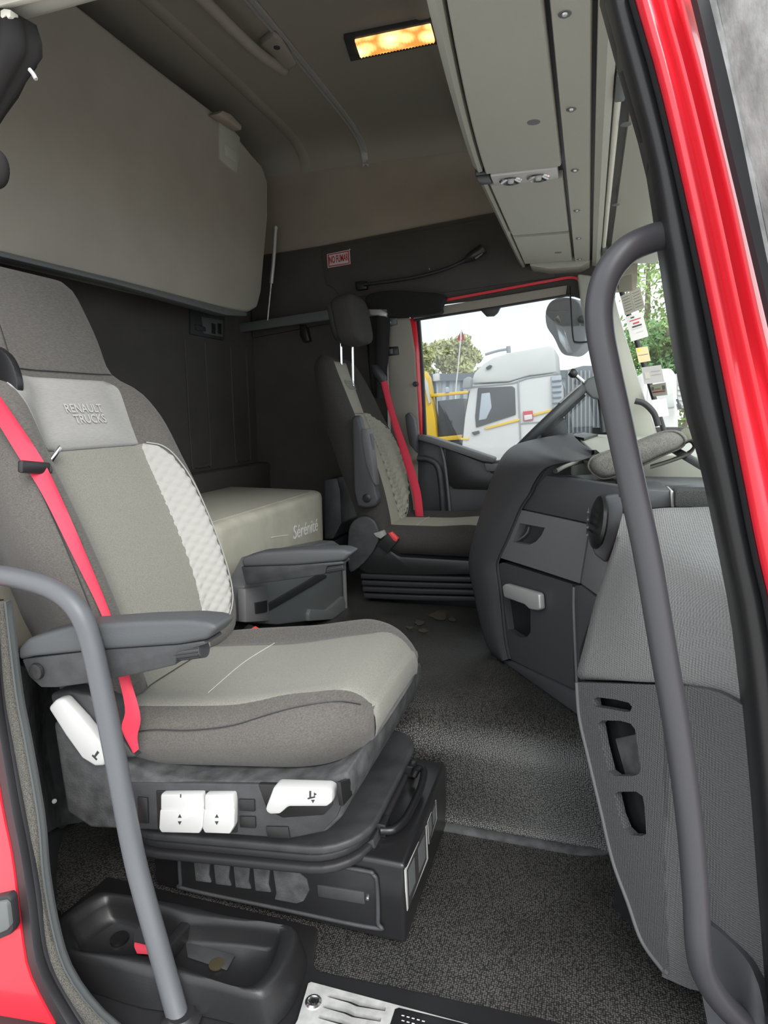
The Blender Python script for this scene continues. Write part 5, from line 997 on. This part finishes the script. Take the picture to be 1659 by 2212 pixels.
# vehicles seen through the windscreen
wl = thing('white_lorry', 'white lorry front with a black mirror seen through the windscreen', 'truck')
LY = 12.0
tp('cab', [(1392, 800), (1450, 795), (1462, 812), (1466, 940), (1462, 990), (1380, 990), (1384, 900)], 2.3, 'truck_white', wl, LY, .06)
tp('windscreen', [(1400, 822), (1450, 818), (1458, 880), (1396, 886)], .05, 'print_grey', wl, LY - .03, .02)
tp('mirror', [(1463, 872), (1471, 870), (1474, 884), (1466, 886)], .2, 'truck_dark', wl, LY - .3, .02)
tube('mirror_arm', [U(1462, 862, LY - .2), U(1468, 876, LY - .2)], .02, 'truck_dark', wl, n=6, res=3)
for k in range(2): lathe('wheel', [(.0, .3), (.3, .3), (.5, .28), (.52, .15), (.5, 0), (.28, 0), (0, .06)], V((1.15 + k * .75, LY - .02, -.98)), (0, 1, 0), 'truck_dark', wl, n=20)
tv = thing('box_trailer', 'white slatted box trailer behind the lorry seen through the windscreen', 'trailer')
tp('body', [(1462, 806), (1560, 812), (1560, 885), (1464, 880)], 2.2, 'truck_white', tv, 13.5, .02)
for k in range(6): tp('side_slat', [(1464, 818 + k * 11), (1560, 823 + k * 11), (1560, 826 + k * 11), (1464, 821 + k * 11)], .04, 'print_grey', tv, 13.46, .01)
tp('rear_lamp', [(1464, 803), (1476, 802), (1478, 822), (1466, 824)], .05, 'truck_grey', tv, 13.4, .01)
for k in range(2): lathe('wheel', [(.0, .3), (.3, .3), (.48, .28), (.5, .15), (.48, 0), (.28, 0), (0, .06)], V((2.3 + k * 1.1, 13.5, -1.0)), (0, 1, 0), 'truck_dark', tv, n=20)
def car(x, y, m, label):
    c = thing('car', label, 'car', group='cars seen through the windscreen'); z = -1.5
    def sec(pr, w, name, mm): return prism(name, [V((x + a, y - w / 2, z + b)) for a, b in pr], (0, w, 0), mm, c, bevel=.06, seg=3)
    sec([(-.0, .35), (.0, .8), (.1, .95), (1.0, 1.02), (3.6, 1.0), (4.1, .9), (4.2, .4)], 1.7, 'body', m)
    sec([(.6, 1.0), (1.3, 1.42), (2.8, 1.45), (3.5, 1.0)], 1.5, 'cabin', 'truck_dark')
    for a in (.8, 3.4):
        for s in (-.86, .66): lathe('wheel', [(0, .2), (.2, .2), (.31, .18), (.32, .1), (.31, 0), (.18, 0), (0, .04)], V((x + a, y + s, z + .32)), (0, 1, 0), 'rubber', c, n=16)
    return c
car(1.55, 10.2, 'truck_grey', 'dark grey car nearest, low through the windscreen')
car(2.6, 12.0, 'truck_white', 'pale car behind the grey car through the windscreen')
# ================================================================== put every thing's origin at its base
bpy.context.view_layer.update()
def all_pts(o):
    P = [o.matrix_world @ v.co for v in o.data.vertices] if o.type == 'MESH' else []
    for c in o.children: P += all_pts(c)
    return P
for o in [q for q in COL.objects if q.parent is None and q.type in ('EMPTY', 'MESH')]:
    P = all_pts(o)
    if not P or o.matrix_world.translation.length > 1e-6 or (o.type == 'MESH' and o.data.users > 1): continue
    b = V(((min(p.x for p in P) + max(p.x for p in P)) / 2, (min(p.y for p in P) + max(p.y for p in P)) / 2, min(p.z for p in P)))
    if o.type == 'MESH': o.data.transform(Matrix.Translation(-b))
    for c in o.children: c.location = c.location - b
    o.location = b
